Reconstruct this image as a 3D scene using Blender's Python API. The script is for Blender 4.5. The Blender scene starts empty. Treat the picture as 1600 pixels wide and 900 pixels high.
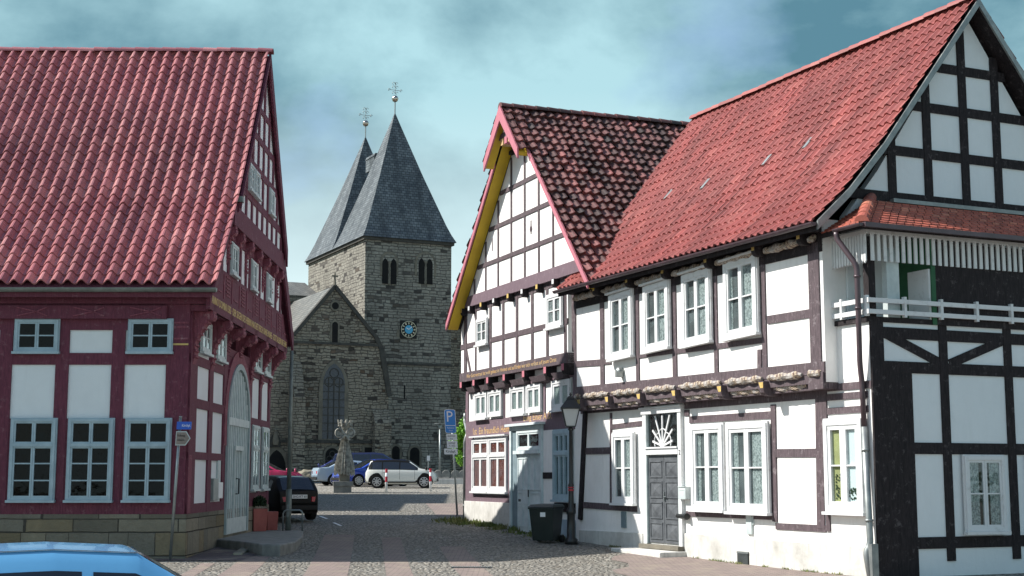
import bpy, bmesh, math, random
from mathutils import Vector, Matrix, noise
R = math.radians
random.seed(7)
sc = bpy.context.scene
COL = sc.collection
Z = Vector((0, 0, 1))

# ------------------------------------------------------------------ camera, sky, sun, exposure
F = 2200.0
PITCH = math.atan(295 / F)
EYE = Vector((0, 0, 1.6))
cd = bpy.data.cameras.new('camera'); cam = bpy.data.objects.new('camera', cd); COL.objects.link(cam)
cam.location = EYE; cam.rotation_euler = (R(90) + PITCH, 0, 0)
cd.sensor_width = 36; cd.lens = F / 1600 * 36; cd.clip_start = 0.1; cd.clip_end = 3000
sc.camera = cam

SUN_EL, SUN_AZ = R(44.5), R(272.5)      # azimuth measured clockwise from +Y
sd = Vector((math.sin(SUN_AZ) * math.cos(SUN_EL), math.cos(SUN_AZ) * math.cos(SUN_EL), math.sin(SUN_EL)))
sl = bpy.data.lights.new('sun', 'SUN'); so = bpy.data.objects.new('sun', sl); COL.objects.link(so)
sl.energy = 5.0; sl.angle = R(0.5); sl.color = (1, .96, .9)
so.rotation_euler = (-sd).to_track_quat('-Z', 'Y').to_euler(); so.location = (-30, 30, 40)

w = bpy.data.worlds.new('World'); sc.world = w; w.use_nodes = True
nt = w.node_tree; nt.nodes.clear()
def wn(t, **k):
    n = nt.nodes.new(t)
    for a, b in k.items(): setattr(n, a, b)
    return n
out = wn('ShaderNodeOutputWorld'); bg = wn('ShaderNodeBackground'); bg.inputs[1].default_value = .12
sky = wn('ShaderNodeTexSky', sky_type='NISHITA', sun_disc=False, sun_elevation=SUN_EL, sun_rotation=SUN_AZ)
sky.air_density = 1.0; sky.dust_density = 1.0; sky.ozone_density = 2.0
tc = wn('ShaderNodeTexCoord'); mp = wn('ShaderNodeMapping'); mp.inputs['Scale'].default_value = (1, 1, 1.5)
n1 = wn('ShaderNodeTexNoise'); n1.inputs['Scale'].default_value = 3.4; n1.inputs['Detail'].default_value = 8; n1.inputs['Roughness'].default_value = .56; n1.inputs['Distortion'].default_value = .1
n2 = wn('ShaderNodeTexNoise'); n2.inputs['Scale'].default_value = 5.5; n2.inputs['Detail'].default_value = 5; n2.inputs['Roughness'].default_value = .5
mp.inputs['Location'].default_value = (1.9, .45, .2)
r1 = wn('ShaderNodeValToRGB'); r1.color_ramp.elements[0].position = .38; r1.color_ramp.elements[1].position = .6
r1.color_ramp.elements[0].color = (.62, 1.45, 1.9, 1); r1.color_ramp.elements[1].color = (2.6, 4.15, 4.55, 1)   # thick grey-blue cloud to bright cloud
sx = wn('ShaderNodeSeparateXYZ')
r2 = wn('ShaderNodeMapRange'); r2.inputs['From Min'].default_value = .27; r2.inputs['From Max'].default_value = .13   # low in the sky the cloud is brighter
mh = wn('ShaderNodeMix', data_type='RGBA'); mh.inputs['B'].default_value = (4.7, 5.7, 5.8, 1)
mc = wn('ShaderNodeMix', data_type='RGBA')
r3 = wn('ShaderNodeValToRGB'); r3.color_ramp.elements[0].position = .30; r3.color_ramp.elements[1].position = .46
r3.color_ramp.elements[0].color = (.25, .25, .25, 1)
mm = wn('ShaderNodeMath', operation='MULTIPLY'); mm.inputs[1].default_value = .8
L = nt.links.new
L(tc.outputs['Generated'], mp.inputs[0]); L(mp.outputs[0], n1.inputs[0]); L(mp.outputs[0], n2.inputs[0])
L(n1.outputs['Fac'], r1.inputs[0]); L(tc.outputs['Generated'], sx.inputs[0]); L(sx.outputs['Z'], r2.inputs['Value'])
r4 = wn('ShaderNodeMapRange'); r4.inputs['From Min'].default_value = .68; r4.inputs['From Max'].default_value = .42
mk = wn('ShaderNodeMath', operation='MULTIPLY'); L(sx.outputs['Z'], r4.inputs['Value']); L(r3.outputs[0], mk.inputs[0]); L(r4.outputs[0], mk.inputs[1])
L(r2.outputs[0], mm.inputs[0]); L(mm.outputs[0], mh.inputs['Factor']); L(r1.outputs[0], mh.inputs['A'])
L(n2.outputs['Fac'], r3.inputs[0]); L(mk.outputs[0], mc.inputs['Factor']); L(sky.outputs[0], mc.inputs['A']); L(mh.outputs['Result'], mc.inputs['B'])
L(mc.outputs['Result'], bg.inputs[0]); L(bg.outputs[0], out.inputs[0])

sc.view_settings.view_transform = 'Standard'; sc.view_settings.look = 'None'
sc.view_settings.gamma = 1; sc.view_settings.use_curve_mapping = False
sc.view_settings.exposure = 0.62
sc.cycles.max_bounces = 6; sc.cycles.transparent_max_bounces = 12

# ------------------------------------------------------------------ measuring the photograph
def ray(x, y):
    v = (450 - y) / F
    return Vector(((x - 800) / F, math.cos(PITCH) - v * math.sin(PITCH), math.sin(PITCH) + v * math.cos(PITCH)))

GP = [(-60, 0), (0, 0), (8, -.22), (18, -.28), (30, -.28), (34, -.2), (38, -.08), (42, .06), (46, .2), (50, .36), (58, .62), (68, .88), (76, 1.06), (90, 1.25), (120, 1.4), (800, 1.5)]
def gz0(Y):
    for (a, b), (c, d) in zip(GP, GP[1:]):
        if Y <= c: return b + (d - b) * (Y - a) / (c - a)
    return GP[-1][1]
GI = {i: sum(gz0(i + k * .5) for k in (-3, -2, -1, 0, 1, 2, 3)) / 7 for i in range(-60, 700)}
def gz(Y):
    i = max(-60, min(698, math.floor(Y))); t = min(1, max(0, Y - i))
    return GI[i] * (1 - t) + GI[i + 1] * t
def G(x, y, dz=0):          # ground point seen at a pixel
    d = ray(x, y); lo, hi = 3.0, 400.0
    if d.z > -1e-4: return EYE + d * 90
    for _ in range(50):
        m = (lo + hi) / 2; p = EYE + d * m
        if p.z > gz(p.y): lo = m
        else: hi = m
    p = EYE + d * hi
    return Vector((p.x, p.y, gz(p.y) + dz))

class Fac:                  # a wall plane: u along it (to the right seen from outside), d outward, z up
    def __init__(s, ox, oy, ux, uy):
        s.o = Vector((ox, oy, 0)); s.u = Vector((ux, uy, 0)).normalized(); s.n = s.u.cross(Z)
    def __call__(s, p): return s.o + s.u * p[0] + s.n * p[1] + Z * p[2]
    def p(s, x, y, d=0.0):
        r = ray(x, y); o = s.o + s.n * d
        t = (o - EYE).dot(s.n) / r.dot(s.n); q = EYE + r * t
        return ((q - s.o).dot(s.u), q.z)
IDT = lambda p: Vector(p)

# ------------------------------------------------------------------ mesh helpers
class MB:
    def __init__(s, T=None): s.T = T or IDT; s.v = []; s.f = []; s.uv = []
    def add(s, pts, faces, uvs=None):
        b = len(s.v); pts = [Vector(p) for p in pts]
        s.v += [s.T(p) for p in pts]
        for fi, f in enumerate(faces):
            s.f.append([b + i for i in f])
            if uvs: s.uv += [uvs[i] for i in f]; continue
            n = Vector((0, 0, 0)); q = [pts[i] for i in f]
            for i in range(len(q)): n += q[i].cross(q[(i + 1) % len(q)])
            a = [abs(c) for c in n]; k = a.index(max(a))
            for c in q: s.uv.append((c[1], c[2]) if k == 0 else (c[0], c[2]) if k == 1 else (c[0], c[1]))
        return s
    def hexa(s, p):         # 8 points: bottom ring then top ring
        return s.add(p, [(0, 3, 2, 1), (4, 5, 6, 7), (0, 1, 5, 4), (1, 2, 6, 5), (2, 3, 7, 6), (3, 0, 4, 7)])
    def box(s, a0, a1, b0, b1, c0, c1):
        return s.hexa([(a0, b0, c0), (a1, b0, c0), (a1, b1, c0), (a0, b1, c0), (a0, b0, c1), (a1, b0, c1), (a1, b1, c1), (a0, b1, c1)])
    def beam(s, u0, z0, u1, z1, wd, d0, d1):      # in the wall plane between two points
        t = Vector((u1 - u0, z1 - z0)); t.normalize(); n = Vector((-t.y, t.x)) * wd / 2
        c = [(u0 - n.x, z0 - n.y), (u1 - n.x, z1 - n.y), (u1 + n.x, z1 + n.y), (u0 + n.x, z0 + n.y)]
        return s.hexa([(c[0][0], d0, c[0][1]), (c[1][0], d0, c[1][1]), (c[1][0], d1, c[1][1]), (c[0][0], d1, c[0][1]),
                       (c[3][0], d0, c[3][1]), (c[2][0], d0, c[2][1]), (c[2][0], d1, c[2][1]), (c[3][0], d1, c[3][1])])
    def prism(s, poly, d0, d1):                   # polygon in (u,z) extruded along d
        n = len(poly); pts = [(a, d0, b) for a, b in poly] + [(a, d1, b) for a, b in poly]
        return s.add(pts, [tuple(range(n)), tuple(range(2 * n - 1, n - 1, -1))] + [(i, i + n, (i + 1) % n + n, (i + 1) % n) for i in range(n)])
    def xprism(s, poly, u0, u1):                  # polygon in (d,z) extruded along u
        n = len(poly); pts = [(u0, a, b) for a, b in poly] + [(u1, a, b) for a, b in poly]
        return s.add(pts, [tuple(range(n)), tuple(range(2 * n - 1, n - 1, -1))] + [(i, i + n, (i + 1) % n + n, (i + 1) % n) for i in range(n)])
    def tube(s, path, r, seg=10, r2=None):
        path = [Vector(p) for p in path]; rings = []; n = len(path); pts = []
        prev = None
        for i, p in enumerate(path):
            t = (path[min(i + 1, n - 1)] - path[max(i - 1, 0)]).normalized()
            a = prev if prev else (Vector((0, 0, 1)) if abs(t.z) < .9 else Vector((1, 0, 0)))
            x = (a - t * a.dot(t)).normalized(); y = t.cross(x); prev = x
            rr = r if r2 is None else r + (r2 - r) * i / (n - 1)
            for k in range(seg):
                an = 2 * math.pi * k / seg; pts.append(p + x * math.cos(an) * rr + y * math.sin(an) * rr)
        f = []
        for i in range(n - 1):
            for k in range(seg): f.append((i * seg + k, i * seg + (k + 1) % seg, (i + 1) * seg + (k + 1) % seg, (i + 1) * seg + k))
        f.append(tuple(range(seg - 1, -1, -1))); f.append(tuple((n - 1) * seg + k for k in range(seg)))
        return s.add(pts, f)
    def lathe(s, prof, c=(0, 0, 0), seg=16, sx=1, sy=1, axis='z'):
        pts = []; n = len(prof)
        for r, h in prof:
            for k in range(seg):
                a = 2 * math.pi * k / seg
                q = (r * math.cos(a) * sx, r * math.sin(a) * sy, h)
                if axis == 'y': q = (q[0], h, q[1])
                if axis == 'x': q = (h, q[0], q[1])
                pts.append((c[0] + q[0], c[1] + q[1], c[2] + q[2]))
        f = []
        for i in range(n - 1):
            for k in range(seg): f.append((i * seg + k, i * seg + (k + 1) % seg, (i + 1) * seg + (k + 1) % seg, (i + 1) * seg + k))
        f.append(tuple(range(seg - 1, -1, -1))); f.append(tuple((n - 1) * seg + k for k in range(seg)))
        return s.add(pts, f)
    def build(s, name, mat, parent=None, smooth=False, recalc=True, bevel=0):
        root = parent
        while root is not None and root.parent is not None: root = root.parent
        off = root.location.copy() if root is not None and root.get('_w', 0) else Vector((0, 0, 0))
        if parent is None: off = Vector((0, 0, 0))
        me = bpy.data.meshes.new(name); me.from_pydata([tuple(v - off) for v in s.v], [], s.f)
        uv = me.uv_layers.new(name='UVMap'); uv.data.foreach_set('uv', [c for p in s.uv for c in p])
        if recalc:
            bm = bmesh.new(); bm.from_mesh(me); bmesh.ops.recalc_face_normals(bm, faces=bm.faces); bm.to_mesh(me); bm.free()
        if smooth: me.shade_smooth()
        me.materials.append(mat)
        o = bpy.data.objects.new(name, me); COL.objects.link(o); o.parent = parent
        if bevel:
            m = o.modifiers.new('b', 'BEVEL'); m.width = bevel; m.segments = 2; m.limit_method = 'ANGLE'
        return o

def tag(o, label=None, cat=None, group=None, kind=None):
    if label: o['label'] = label
    if cat: o['category'] = cat
    if group: o['group'] = group
    if kind: o['kind'] = kind
    return o
def thing(name, loc, label, cat, group=None, world=True, rz=0):
    o = bpy.data.objects.new(name, None); COL.objects.link(o); o.location = loc; o.rotation_euler = (0, 0, rz)
    o.empty_display_size = .3
    if world: o['_w'] = 1
    return tag(o, label, cat, group)

def text(s, size, T, mat, name, parent, th=.004, sx=1.0, align='CENTER'):   # writing as real letters; T maps (u, z, d) of the text plane
    cu = bpy.data.curves.new('t', 'FONT'); cu.body = s; cu.size = size; cu.extrude = th; cu.align_x = align; cu.align_y = 'CENTER'; cu.resolution_u = 2
    o = bpy.data.objects.new('t', cu); COL.objects.link(o)
    bpy.context.view_layer.update()
    me = bpy.data.meshes.new_from_object(o.evaluated_get(bpy.context.evaluated_depsgraph_get()))
    COL.objects.unlink(o); bpy.data.objects.remove(o)
    mb = MB(); mb.v = [T(v.co.x * sx, v.co.y, v.co.z) for v in me.vertices]; mb.f = [list(p.vertices) for p in me.polygons]
    mb.uv = [(0, 0)] * sum(len(f) for f in mb.f)
    return mb.build(name, mat, parent)

# ------------------------------------------------------------------ materials
class NT:
    def __init__(s, name):
        s.m = bpy.data.materials.new(name); s.m.use_nodes = True; s.t = s.m.node_tree
        s.b = s.t.nodes['Principled BSDF']; s.c = s.n('ShaderNodeTexCoord')
    def n(s, t, **k):
        x = s.t.nodes.new(t)
        for a, b in k.items():
            if a in x.inputs.keys() if isinstance(a, str) else False: x.inputs[a].default_value = b
            else: setattr(x, a, b)
        return x
    def l(s, a, b): s.t.links.new(a, b)
    def noise(s, co, scale, detail=4, rough=.55, dist=0):
        x = s.n('ShaderNodeTexNoise'); x.inputs['Scale'].default_value = scale; x.inputs['Detail'].default_value = detail
        x.inputs['Roughness'].default_value = rough; x.inputs['Distortion'].default_value = dist; s.l(co, x.inputs['Vector']); return x.outputs['Fac']
    def map(s, co, sc=(1, 1, 1), loc=(0, 0, 0)):
        x = s.n('ShaderNodeMapping'); x.inputs['Scale'].default_value = sc; x.inputs['Location'].default_value = loc; s.l(co, x.inputs[0]); return x.outputs[0]
    def ramp(s, f, a, b, ca=(0, 0, 0), cb=(1, 1, 1)):
        x = s.n('ShaderNodeValToRGB'); e = x.color_ramp.elements; e[0].position = a; e[1].position = b
        e[0].color = (*ca, 1); e[1].color = (*cb, 1); s.l(f, x.inputs[0]); return x.outputs[0]
    def mix(s, f, a, b, mode='MIX'):
        x = s.n('ShaderNodeMix'); x.data_type = 'RGBA'; x.blend_type = mode
        for v, k in ((f, 'Factor'), (a, 'A'), (b, 'B')):
            i = x.inputs[k]
            if isinstance(v, (int, float)): i.default_value = v
            elif isinstance(v, tuple): i.default_value = (*v, 1)
            else: s.l(v, i)
        return x.outputs['Result']
    def math(s, op, a, b=0.0):
        x = s.n('ShaderNodeMath'); x.operation = op
        for i, v in enumerate((a, b)):
            if isinstance(v, (int, float)): x.inputs[i].default_value = v
            else: s.l(v, x.inputs[i])
        return x.outputs[0]
    def bump(s, h, strength=.5, dist=.02):
        x = s.n('ShaderNodeBump'); x.inputs['Strength'].default_value = strength; x.inputs['Distance'].default_value = dist
        s.l(h, x.inputs['Height']); s.l(x.outputs[0], s.b.inputs['Normal'])
    def col(s, c):
        if isinstance(c, tuple): s.b.inputs['Base Color'].default_value = (*c, 1)
        else: s.l(c, s.b.inputs['Base Color'])
    def fin(s, rough=.7, spec=.3, metal=0):
        s.b.inputs['Roughness'].default_value = rough; s.b.inputs['Specular IOR Level'].default_value = spec; s.b.inputs['Metallic'].default_value = metal
        return s.m

def simple(name, c1, c2=None, scale=2.5, rough=.7, spec=.3, metal=0, bump=0, bscale=25, lo=.35, hi=.65):
    t = NT(name); co = t.c.outputs['Object']
    if c2: t.col(t.mix(t.ramp(t.noise(co, scale, 6, .6), lo, hi), c1, c2))
    else: t.col(c1)
    if bump: t.bump(t.noise(co, bscale, 5), bump, .02)
    return t.fin(rough, spec, metal)

def m_plaster(name, c, dirt, amt=.5):
    t = NT(name); co = t.c.outputs['Object']
    a = t.ramp(t.noise(co, 1.3, 8, .65), .45, .75); st = t.ramp(t.noise(t.map(co, (5, 5, .8)), 1.5, 6, .6), .5, .8)
    f = t.math('MULTIPLY', t.math('MAXIMUM', a, st), amt)
    t.col(t.mix(f, c, dirt)); t.bump(t.noise(co, 9, 8, .7), .35, .02); return t.fin(.9, .15)
def m_timber(name, c, c2, wear=(.35, .3, .3), amt=.5):
    t = NT(name); uv = t.c.outputs['UV']; co = t.c.outputs['Object']
    g = t.noise(t.map(co, (14, 14, 2.2)), 2, 7, .7, .4); a = t.ramp(g, .35, .65)
    base = t.mix(a, c, c2); wf = t.math('MULTIPLY', t.ramp(t.noise(co, 7, 9, .75), .56, .66), amt)
    t.col(t.mix(wf, base, wear)); t.bump(g, .6, .015); return t.fin(.75, .25)
def m_stone(name, c1, c2, mortar, bw=.55, rh=.24, mort=.025, tint=(.3, .25, .15), tamt=.3, irregular=.05, dark=.5, light=None):
    t = NT(name); uv = t.c.outputs['UV']
    nz = t.n('ShaderNodeTexNoise'); nz.inputs['Scale'].default_value = 1.6; nz.inputs['Detail'].default_value = 3; t.l(uv, nz.inputs['Vector'])
    vm = t.n('ShaderNodeVectorMath', operation='MULTIPLY_ADD'); t.l(nz.outputs['Color'], vm.inputs[0]); vm.inputs[1].default_value = (irregular * .8, irregular * .8, 0); t.l(uv, vm.inputs[2])
    v = vm.outputs[0]
    sx = t.n('ShaderNodeSeparateXYZ'); t.l(v, sx.inputs[0]); M_ = t.math
    wobr = M_('MULTIPLY', t.noise(t.map(uv, (.0, 1, 1)), 1.3, 2), rh * 2.2)
    rv = M_('DIVIDE', M_('ADD', sx.outputs['Y'], wobr), rh); row = M_('FLOOR', rv); fv = M_('FRACT', rv)
    w1_ = t.n('ShaderNodeTexWhiteNoise', noise_dimensions='1D'); t.l(row, w1_.inputs['W'])
    wid = M_('ADD', M_('MULTIPLY', w1_.outputs['Value'], .9), .65)
    uu = M_('ADD', M_('DIVIDE', sx.outputs['X'], M_('MULTIPLY', wid, bw)), M_('MULTIPLY', w1_.outputs['Value'], 37.0))
    jig = t.n('ShaderNodeTexNoise'); jig.inputs['Scale'].default_value = .9; jig.inputs['Detail'].default_value = 0
    cj = t.n('ShaderNodeCombineXYZ'); t.l(uu, cj.inputs[0]); t.l(M_('MULTIPLY', row, 3.7), cj.inputs[1]); t.l(cj.outputs[0], jig.inputs['Vector'])
    uu = M_('ADD', uu, M_('MULTIPLY', jig.outputs['Fac'], .9))
    colm = M_('FLOOR', uu); fu = M_('FRACT', uu)
    cb = t.n('ShaderNodeCombineXYZ'); t.l(colm, cb.inputs[0]); t.l(row, cb.inputs[1])
    wn2 = t.n('ShaderNodeTexWhiteNoise', noise_dimensions='2D'); t.l(cb.outputs[0], wn2.inputs['Vector'])
    sp = t.n('ShaderNodeSeparateColor'); t.l(wn2.outputs['Color'], sp.inputs[0])
    eu = M_('MULTIPLY', M_('MINIMUM', fu, M_('SUBTRACT', 1.0, fu)), bw); ev = M_('MULTIPLY', M_('MINIMUM', fv, M_('SUBTRACT', 1.0, fv)), rh)
    edge = M_('ADD', M_('MINIMUM', eu, ev), M_('MULTIPLY', M_('SUBTRACT', t.noise(uv, 7, 4), .5), mort * 1.2))
    mask = t.ramp(M_('DIVIDE', edge, mort), .35, .75)
    k = t.mix(t.ramp(sp.outputs[0], .05, .95), c1, c2)
    k = t.mix(M_('MULTIPLY', t.ramp(sp.outputs[1], .72, .8), dark), k, tuple(x * .28 for x in c1))
    k = t.mix(M_('MULTIPLY', t.ramp(sp.outputs[2], .8, .86), tamt), k, tint)
    if light: k = t.mix(M_('MULTIPLY', t.ramp(sp.outputs[1], .12, .04), .75), k, light)
    k = t.mix(M_('MULTIPLY', t.ramp(t.noise(uv, 3.5, 8, .7), .35, .75), .5), k, tuple(x * .45 for x in c1))
    k = t.mix(mask, mortar, k)
    k = t.mix(M_('MULTIPLY', t.ramp(t.noise(t.map(uv, (1, .45, 1)), .5, 7, .65), .42, .75), .55), k, tuple(x * .35 for x in c1))
    t.col(k)
    h = M_('ADD', M_('MULTIPLY', mask, .8), M_('ADD', M_('MULTIPLY', t.noise(uv, 9, 6, .7), .7), M_('MULTIPLY', sp.outputs[0], .5)))
    t.bump(h, 1.0, .09); return t.fin(.9, .15)
def m_tile(name, c1, c2, c3, moss=(.05, .05, .04), mamt=.3, rough=.5, spec=.45, lo=.5, hi=.7):
    t = NT(name); uv = t.c.outputs['UV']; co = t.c.outputs['Object']
    fl = t.n('ShaderNodeVectorMath', operation='FLOOR'); t.l(uv, fl.inputs[0])
    wn_ = t.n('ShaderNodeTexWhiteNoise', noise_dimensions='2D'); t.l(fl.outputs[0], wn_.inputs['Vector'])
    sp = t.n('ShaderNodeSeparateColor'); t.l(wn_.outputs['Color'], sp.inputs[0])
    k = t.mix(sp.outputs[0], c1, c2); k = t.mix(t.ramp(sp.outputs[1], .75, 1), k, c3)
    f = t.ramp(t.math('ADD', t.noise(t.map(uv, (.28, .09, 1)), 1.1, 8, .7), t.math('MULTIPLY', t.noise(co, 14, 4, .6), .25)), lo, hi)
    k = t.mix(t.math('MULTIPLY', f, mamt), k, moss); t.col(k)
    t.bump(t.noise(co, 40, 4), .25, .01); return t.fin(rough, spec)
def m_slate(name, c1, c2):
    t = NT(name); uv = t.c.outputs['UV']
    br = t.n('ShaderNodeTexBrick'); br.offset = .5
    for k, v in (('Scale', 1), ('Brick Width', .32), ('Row Height', .2), ('Mortar Size', .018), ('Mortar Smooth', .2)): br.inputs[k].default_value = v
    br.inputs['Color1'].default_value = (*c1, 1); br.inputs['Color2'].default_value = (*c2, 1); br.inputs['Mortar'].default_value = (.02, .025, .03, 1)
    t.l(uv, br.inputs['Vector'])
    st = t.ramp(t.noise(t.map(uv, (1.2, .18, 1)), 1, 7, .6), .4, .7)
    t.col(t.mix(t.math('MULTIPLY', st, .85), br.outputs['Color'], tuple(x * .28 for x in c1)))
    t.bump(t.math('MULTIPLY', br.outputs['Fac'], -1.0), .6, .02); return t.fin(.5, .3)
def m_cobble(name, c1, c2, joint, sc=6.5, band=None):
    t = NT(name); uv = t.c.outputs['UV']
    nz = t.n('ShaderNodeTexNoise'); nz.inputs['Scale'].default_value = 1.2; t.l(uv, nz.inputs['Vector'])
    vm = t.n('ShaderNodeVectorMath', operation='MULTIPLY_ADD'); t.l(nz.outputs['Color'], vm.inputs[0]); vm.inputs[1].default_value = (.25, .25, 0); t.l(uv, vm.inputs[2])
    v = t.map(vm.outputs[0], (1, 1.15, 1))
    a = t.n('ShaderNodeTexVoronoi'); a.inputs['Scale'].default_value = sc; a.inputs['Randomness'].default_value = .8; t.l(v, a.inputs['Vector'])
    b = t.n('ShaderNodeTexVoronoi', feature='DISTANCE_TO_EDGE'); b.inputs['Scale'].default_value = sc; b.inputs['Randomness'].default_value = .8; t.l(v, b.inputs['Vector'])
    sp = t.n('ShaderNodeSeparateColor'); t.l(a.outputs['Color'], sp.inputs[0])
    k = t.mix(sp.outputs[0], c1, c2)
    k = t.mix(t.math('MULTIPLY', t.ramp(sp.outputs[1], .7, 1), .5), k, (.16, .11, .06))
    k = t.mix(t.ramp(b.outputs['Distance'], .03, .1, (1, 1, 1), (0, 0, 0)), k, joint)
    k = t.mix(t.math('MULTIPLY', t.ramp(t.noise(uv, .5, 7, .65), .4, .7), .5), k, tuple(x * .45 for x in c1))
    if band:
        ds = t.n('ShaderNodeVectorMath', operation='DISTANCE'); t.l(uv, ds.inputs[0]); ds.inputs[1].default_value = (0, 40, 0)
        k = t.mix(t.ramp(t.math('DIVIDE', ds.outputs['Value'], 200.0), .38, .48), k, (.05, .07, .025))
    t.col(k)
    h = t.math('ADD', t.ramp(b.outputs['Distance'], 0, .28), t.math('MULTIPLY', sp.outputs[2], .5))
    t.bump(h, 1.0, .06); return t.fin(.8, .25)
def m_paver(name, c1, c2, joint, bw=.22, rh=.11):
    t = NT(name); uv = t.c.outputs['UV']
    br = t.n('ShaderNodeTexBrick')
    for k, v in (('Scale', 1), ('Brick Width', bw), ('Row Height', rh), ('Mortar Size', .008), ('Bias', -.1)): br.inputs[k].default_value = v
    br.inputs['Color1'].default_value = (*c1, 1); br.inputs['Color2'].default_value = (*c2, 1); br.inputs['Mortar'].default_value = (*joint, 1)
    t.l(uv, br.inputs['Vector'])
    k = t.mix(t.math('MULTIPLY', t.ramp(t.noise(uv, 1.2, 8, .7), .5, .66), .7), br.outputs['Color'], (.3, .26, .2))
    k = t.mix(t.math('MULTIPLY', t.ramp(t.noise(uv, 4, 8, .7), .5, .7), .45), k, tuple(x * .4 for x in c1))
    t.col(k); t.bump(t.math('ADD', t.math('MULTIPLY', br.outputs['Fac'], -1.0), t.noise(uv, 5, 6)), .7, .02); return t.fin(.85, .2)
def m_glass(name, tint=(.9, .95, .95), mixk=.12):
    t = NT(name); t.t.nodes.remove(t.b)
    o = [x for x in t.t.nodes if x.type == 'OUTPUT_MATERIAL'][0]
    g = t.n('ShaderNodeBsdfGlossy'); g.inputs['Roughness'].default_value = .03; tr = t.n('ShaderNodeBsdfTransparent'); tr.inputs[0].default_value = (*tint, 1)
    ge = t.n('ShaderNodeNewGeometry'); dp = t.n('ShaderNodeVectorMath', operation='DOT_PRODUCT'); t.l(ge.outputs['Incoming'], dp.inputs[0]); t.l(ge.outputs['Normal'], dp.inputs[1])
    ad = t.math('ADD', t.math('MULTIPLY', t.math('POWER', t.math('SUBTRACT', 1.0, t.math('ABSOLUTE', dp.outputs['Value'])), 4.0), .9), mixk)
    nz = t.noise(t.c.outputs['Object'], 2.2, 2); bp = t.n('ShaderNodeBump'); bp.inputs['Strength'].default_value = .12; bp.inputs['Distance'].default_value = .05
    t.l(nz, bp.inputs['Height']); t.l(bp.outputs[0], g.inputs['Normal'])
    mx = t.n('ShaderNodeMixShader'); t.l(ad, mx.inputs[0]); t.l(tr.outputs[0], mx.inputs[1]); t.l(g.outputs[0], mx.inputs[2]); t.l(mx.outputs[0], o.inputs[0])
    return t.m
def m_paint(name, c, rough=.25, metal=0):
    t = NT(name); t.col(c); t.b.inputs['Coat Weight'].default_value = .6; t.b.inputs['Coat Roughness'].default_value = .06
    return t.fin(rough, .5, metal)
def m_rope(name):
    t = NT(name); uv = t.c.outputs['UV']; co = t.c.outputs['Object']
    wv = t.n('ShaderNodeTexWave', wave_type='BANDS', bands_direction='DIAGONAL'); wv.inputs['Scale'].default_value = 2.6; wv.inputs['Distortion'].default_value = .6; wv.inputs['Detail'].default_value = 2
    t.l(uv, wv.inputs['Vector'])
    k = t.mix(t.ramp(wv.outputs['Fac'], .4, .55), (.15, .1, .085), (.4, .33, .24)); k = t.mix(t.math('MULTIPLY', t.ramp(t.noise(co, 6, 7, .7), .45, .58), .75), k, (.38, .37, .36))
    t.col(k); t.bump(t.noise(co, 20, 6), .4, .02); return t.fin(.8, .2)

M = {}
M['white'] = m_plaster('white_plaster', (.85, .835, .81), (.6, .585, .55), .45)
M['white_old'] = m_plaster('stained_plinth_plaster', (.62, .61, .575), (.3, .29, .26), .85)
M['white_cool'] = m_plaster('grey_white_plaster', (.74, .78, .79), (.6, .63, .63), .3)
M['blue_base'] = m_plaster('pale_blue_base', (.35, .45, .52), (.2, .25, .28), .6)
M['maroon'] = m_timber('maroon_timber', (.165, .045, .07), (.1, .028, .046), (.3, .17, .19), .4)
M['maroon_carved'] = m_timber('maroon_carving', (.27, .08, .11), (.14, .04, .06), (.42, .27, .28), .6)
M['mauve'] = m_timber('mauve_timber', (.13, .098, .108), (.065, .05, .055), (.33, .29, .3), .5)
M['mauve_smooth'] = m_timber('mauve_board', (.185, .13, .155), (.135, .095, .112), (.36, .29, .31), .35)
M['pink'] = m_timber('pink_board', (.52, .19, .23), (.42, .15, .19), (.3, .2, .2), .3)
M['dark'] = m_timber('dark_timber', (.03, .023, .025), (.01, .008, .009), (.16, .14, .14), .45)  # dark wood; also carries painted shade at the eave and side wall
M['yellow'] = simple('yellow_soffit', (.62, .42, .03), (.5, .33, .03), 1.2, .6)
M['winwhite'] = simple('white_window_paint', (.66, .67, .67), (.5, .5, .49), 6, .5, .4, lo=.55, hi=.75)
M['winblue'] = simple('pale_blue_window_paint', (.38, .49, .54), (.3, .4, .45), 4, .5, .4)
M['wingrey'] = simple('pale_grey_window_paint', (.55, .61, .6), (.42, .48, .48), 4, .5, .4)
M['doorwhite'] = simple('pale_green_white_paint', (.66, .72, .72), (.5, .57, .58), 3, .5, .4)
M['revealblue'] = simple('blue_grey_reveal', (.2, .27, .3), (.15, .2, .22), 3, .7)
M['doorgrey'] = simple('grey_door_paint', (.12, .13, .14), (.075, .082, .09), 5, .5, .4)
M['portal'] = m_timber('pale_grey_planks', (.42, .49, .49), (.3, .36, .37), (.25, .28, .28), .4)
M['glass'] = m_glass('window_glass', mixk=.05); M['glass_dark'] = m_glass('dark_window_glass', (.6, .62, .63), .012); M['carglass'] = m_glass('car_glass', (.25, .3, .32), .12)
M['room'] = simple('painted_interior_shade', (.007, .007, .008), (.014, .013, .012), 2, .9)  # near-black panel colour stands in for the shade inside rooms and recesses
M['room_light'] = simple('pale_room', (.17, .172, .175), (.08, .083, .085), 1.4, .9)
M['curtain'] = simple('white_curtain', (.5, .5, .49), (.22, .225, .225), 22, .9, lo=.42, hi=.58)
M['curtain_red'] = simple('red_brown_curtain', (.3, .09, .06), (.16, .05, .04), 7, .9)
M['curtain_deco'] = simple('patterned_window_film', (.3, .32, .3), (.42, .43, .4), 7, .6, lo=.4, hi=.6)
M['yroom'] = simple('yellow_room_wall', (.5, .46, .2), (.38, .34, .16), 1.5, .9)
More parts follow.
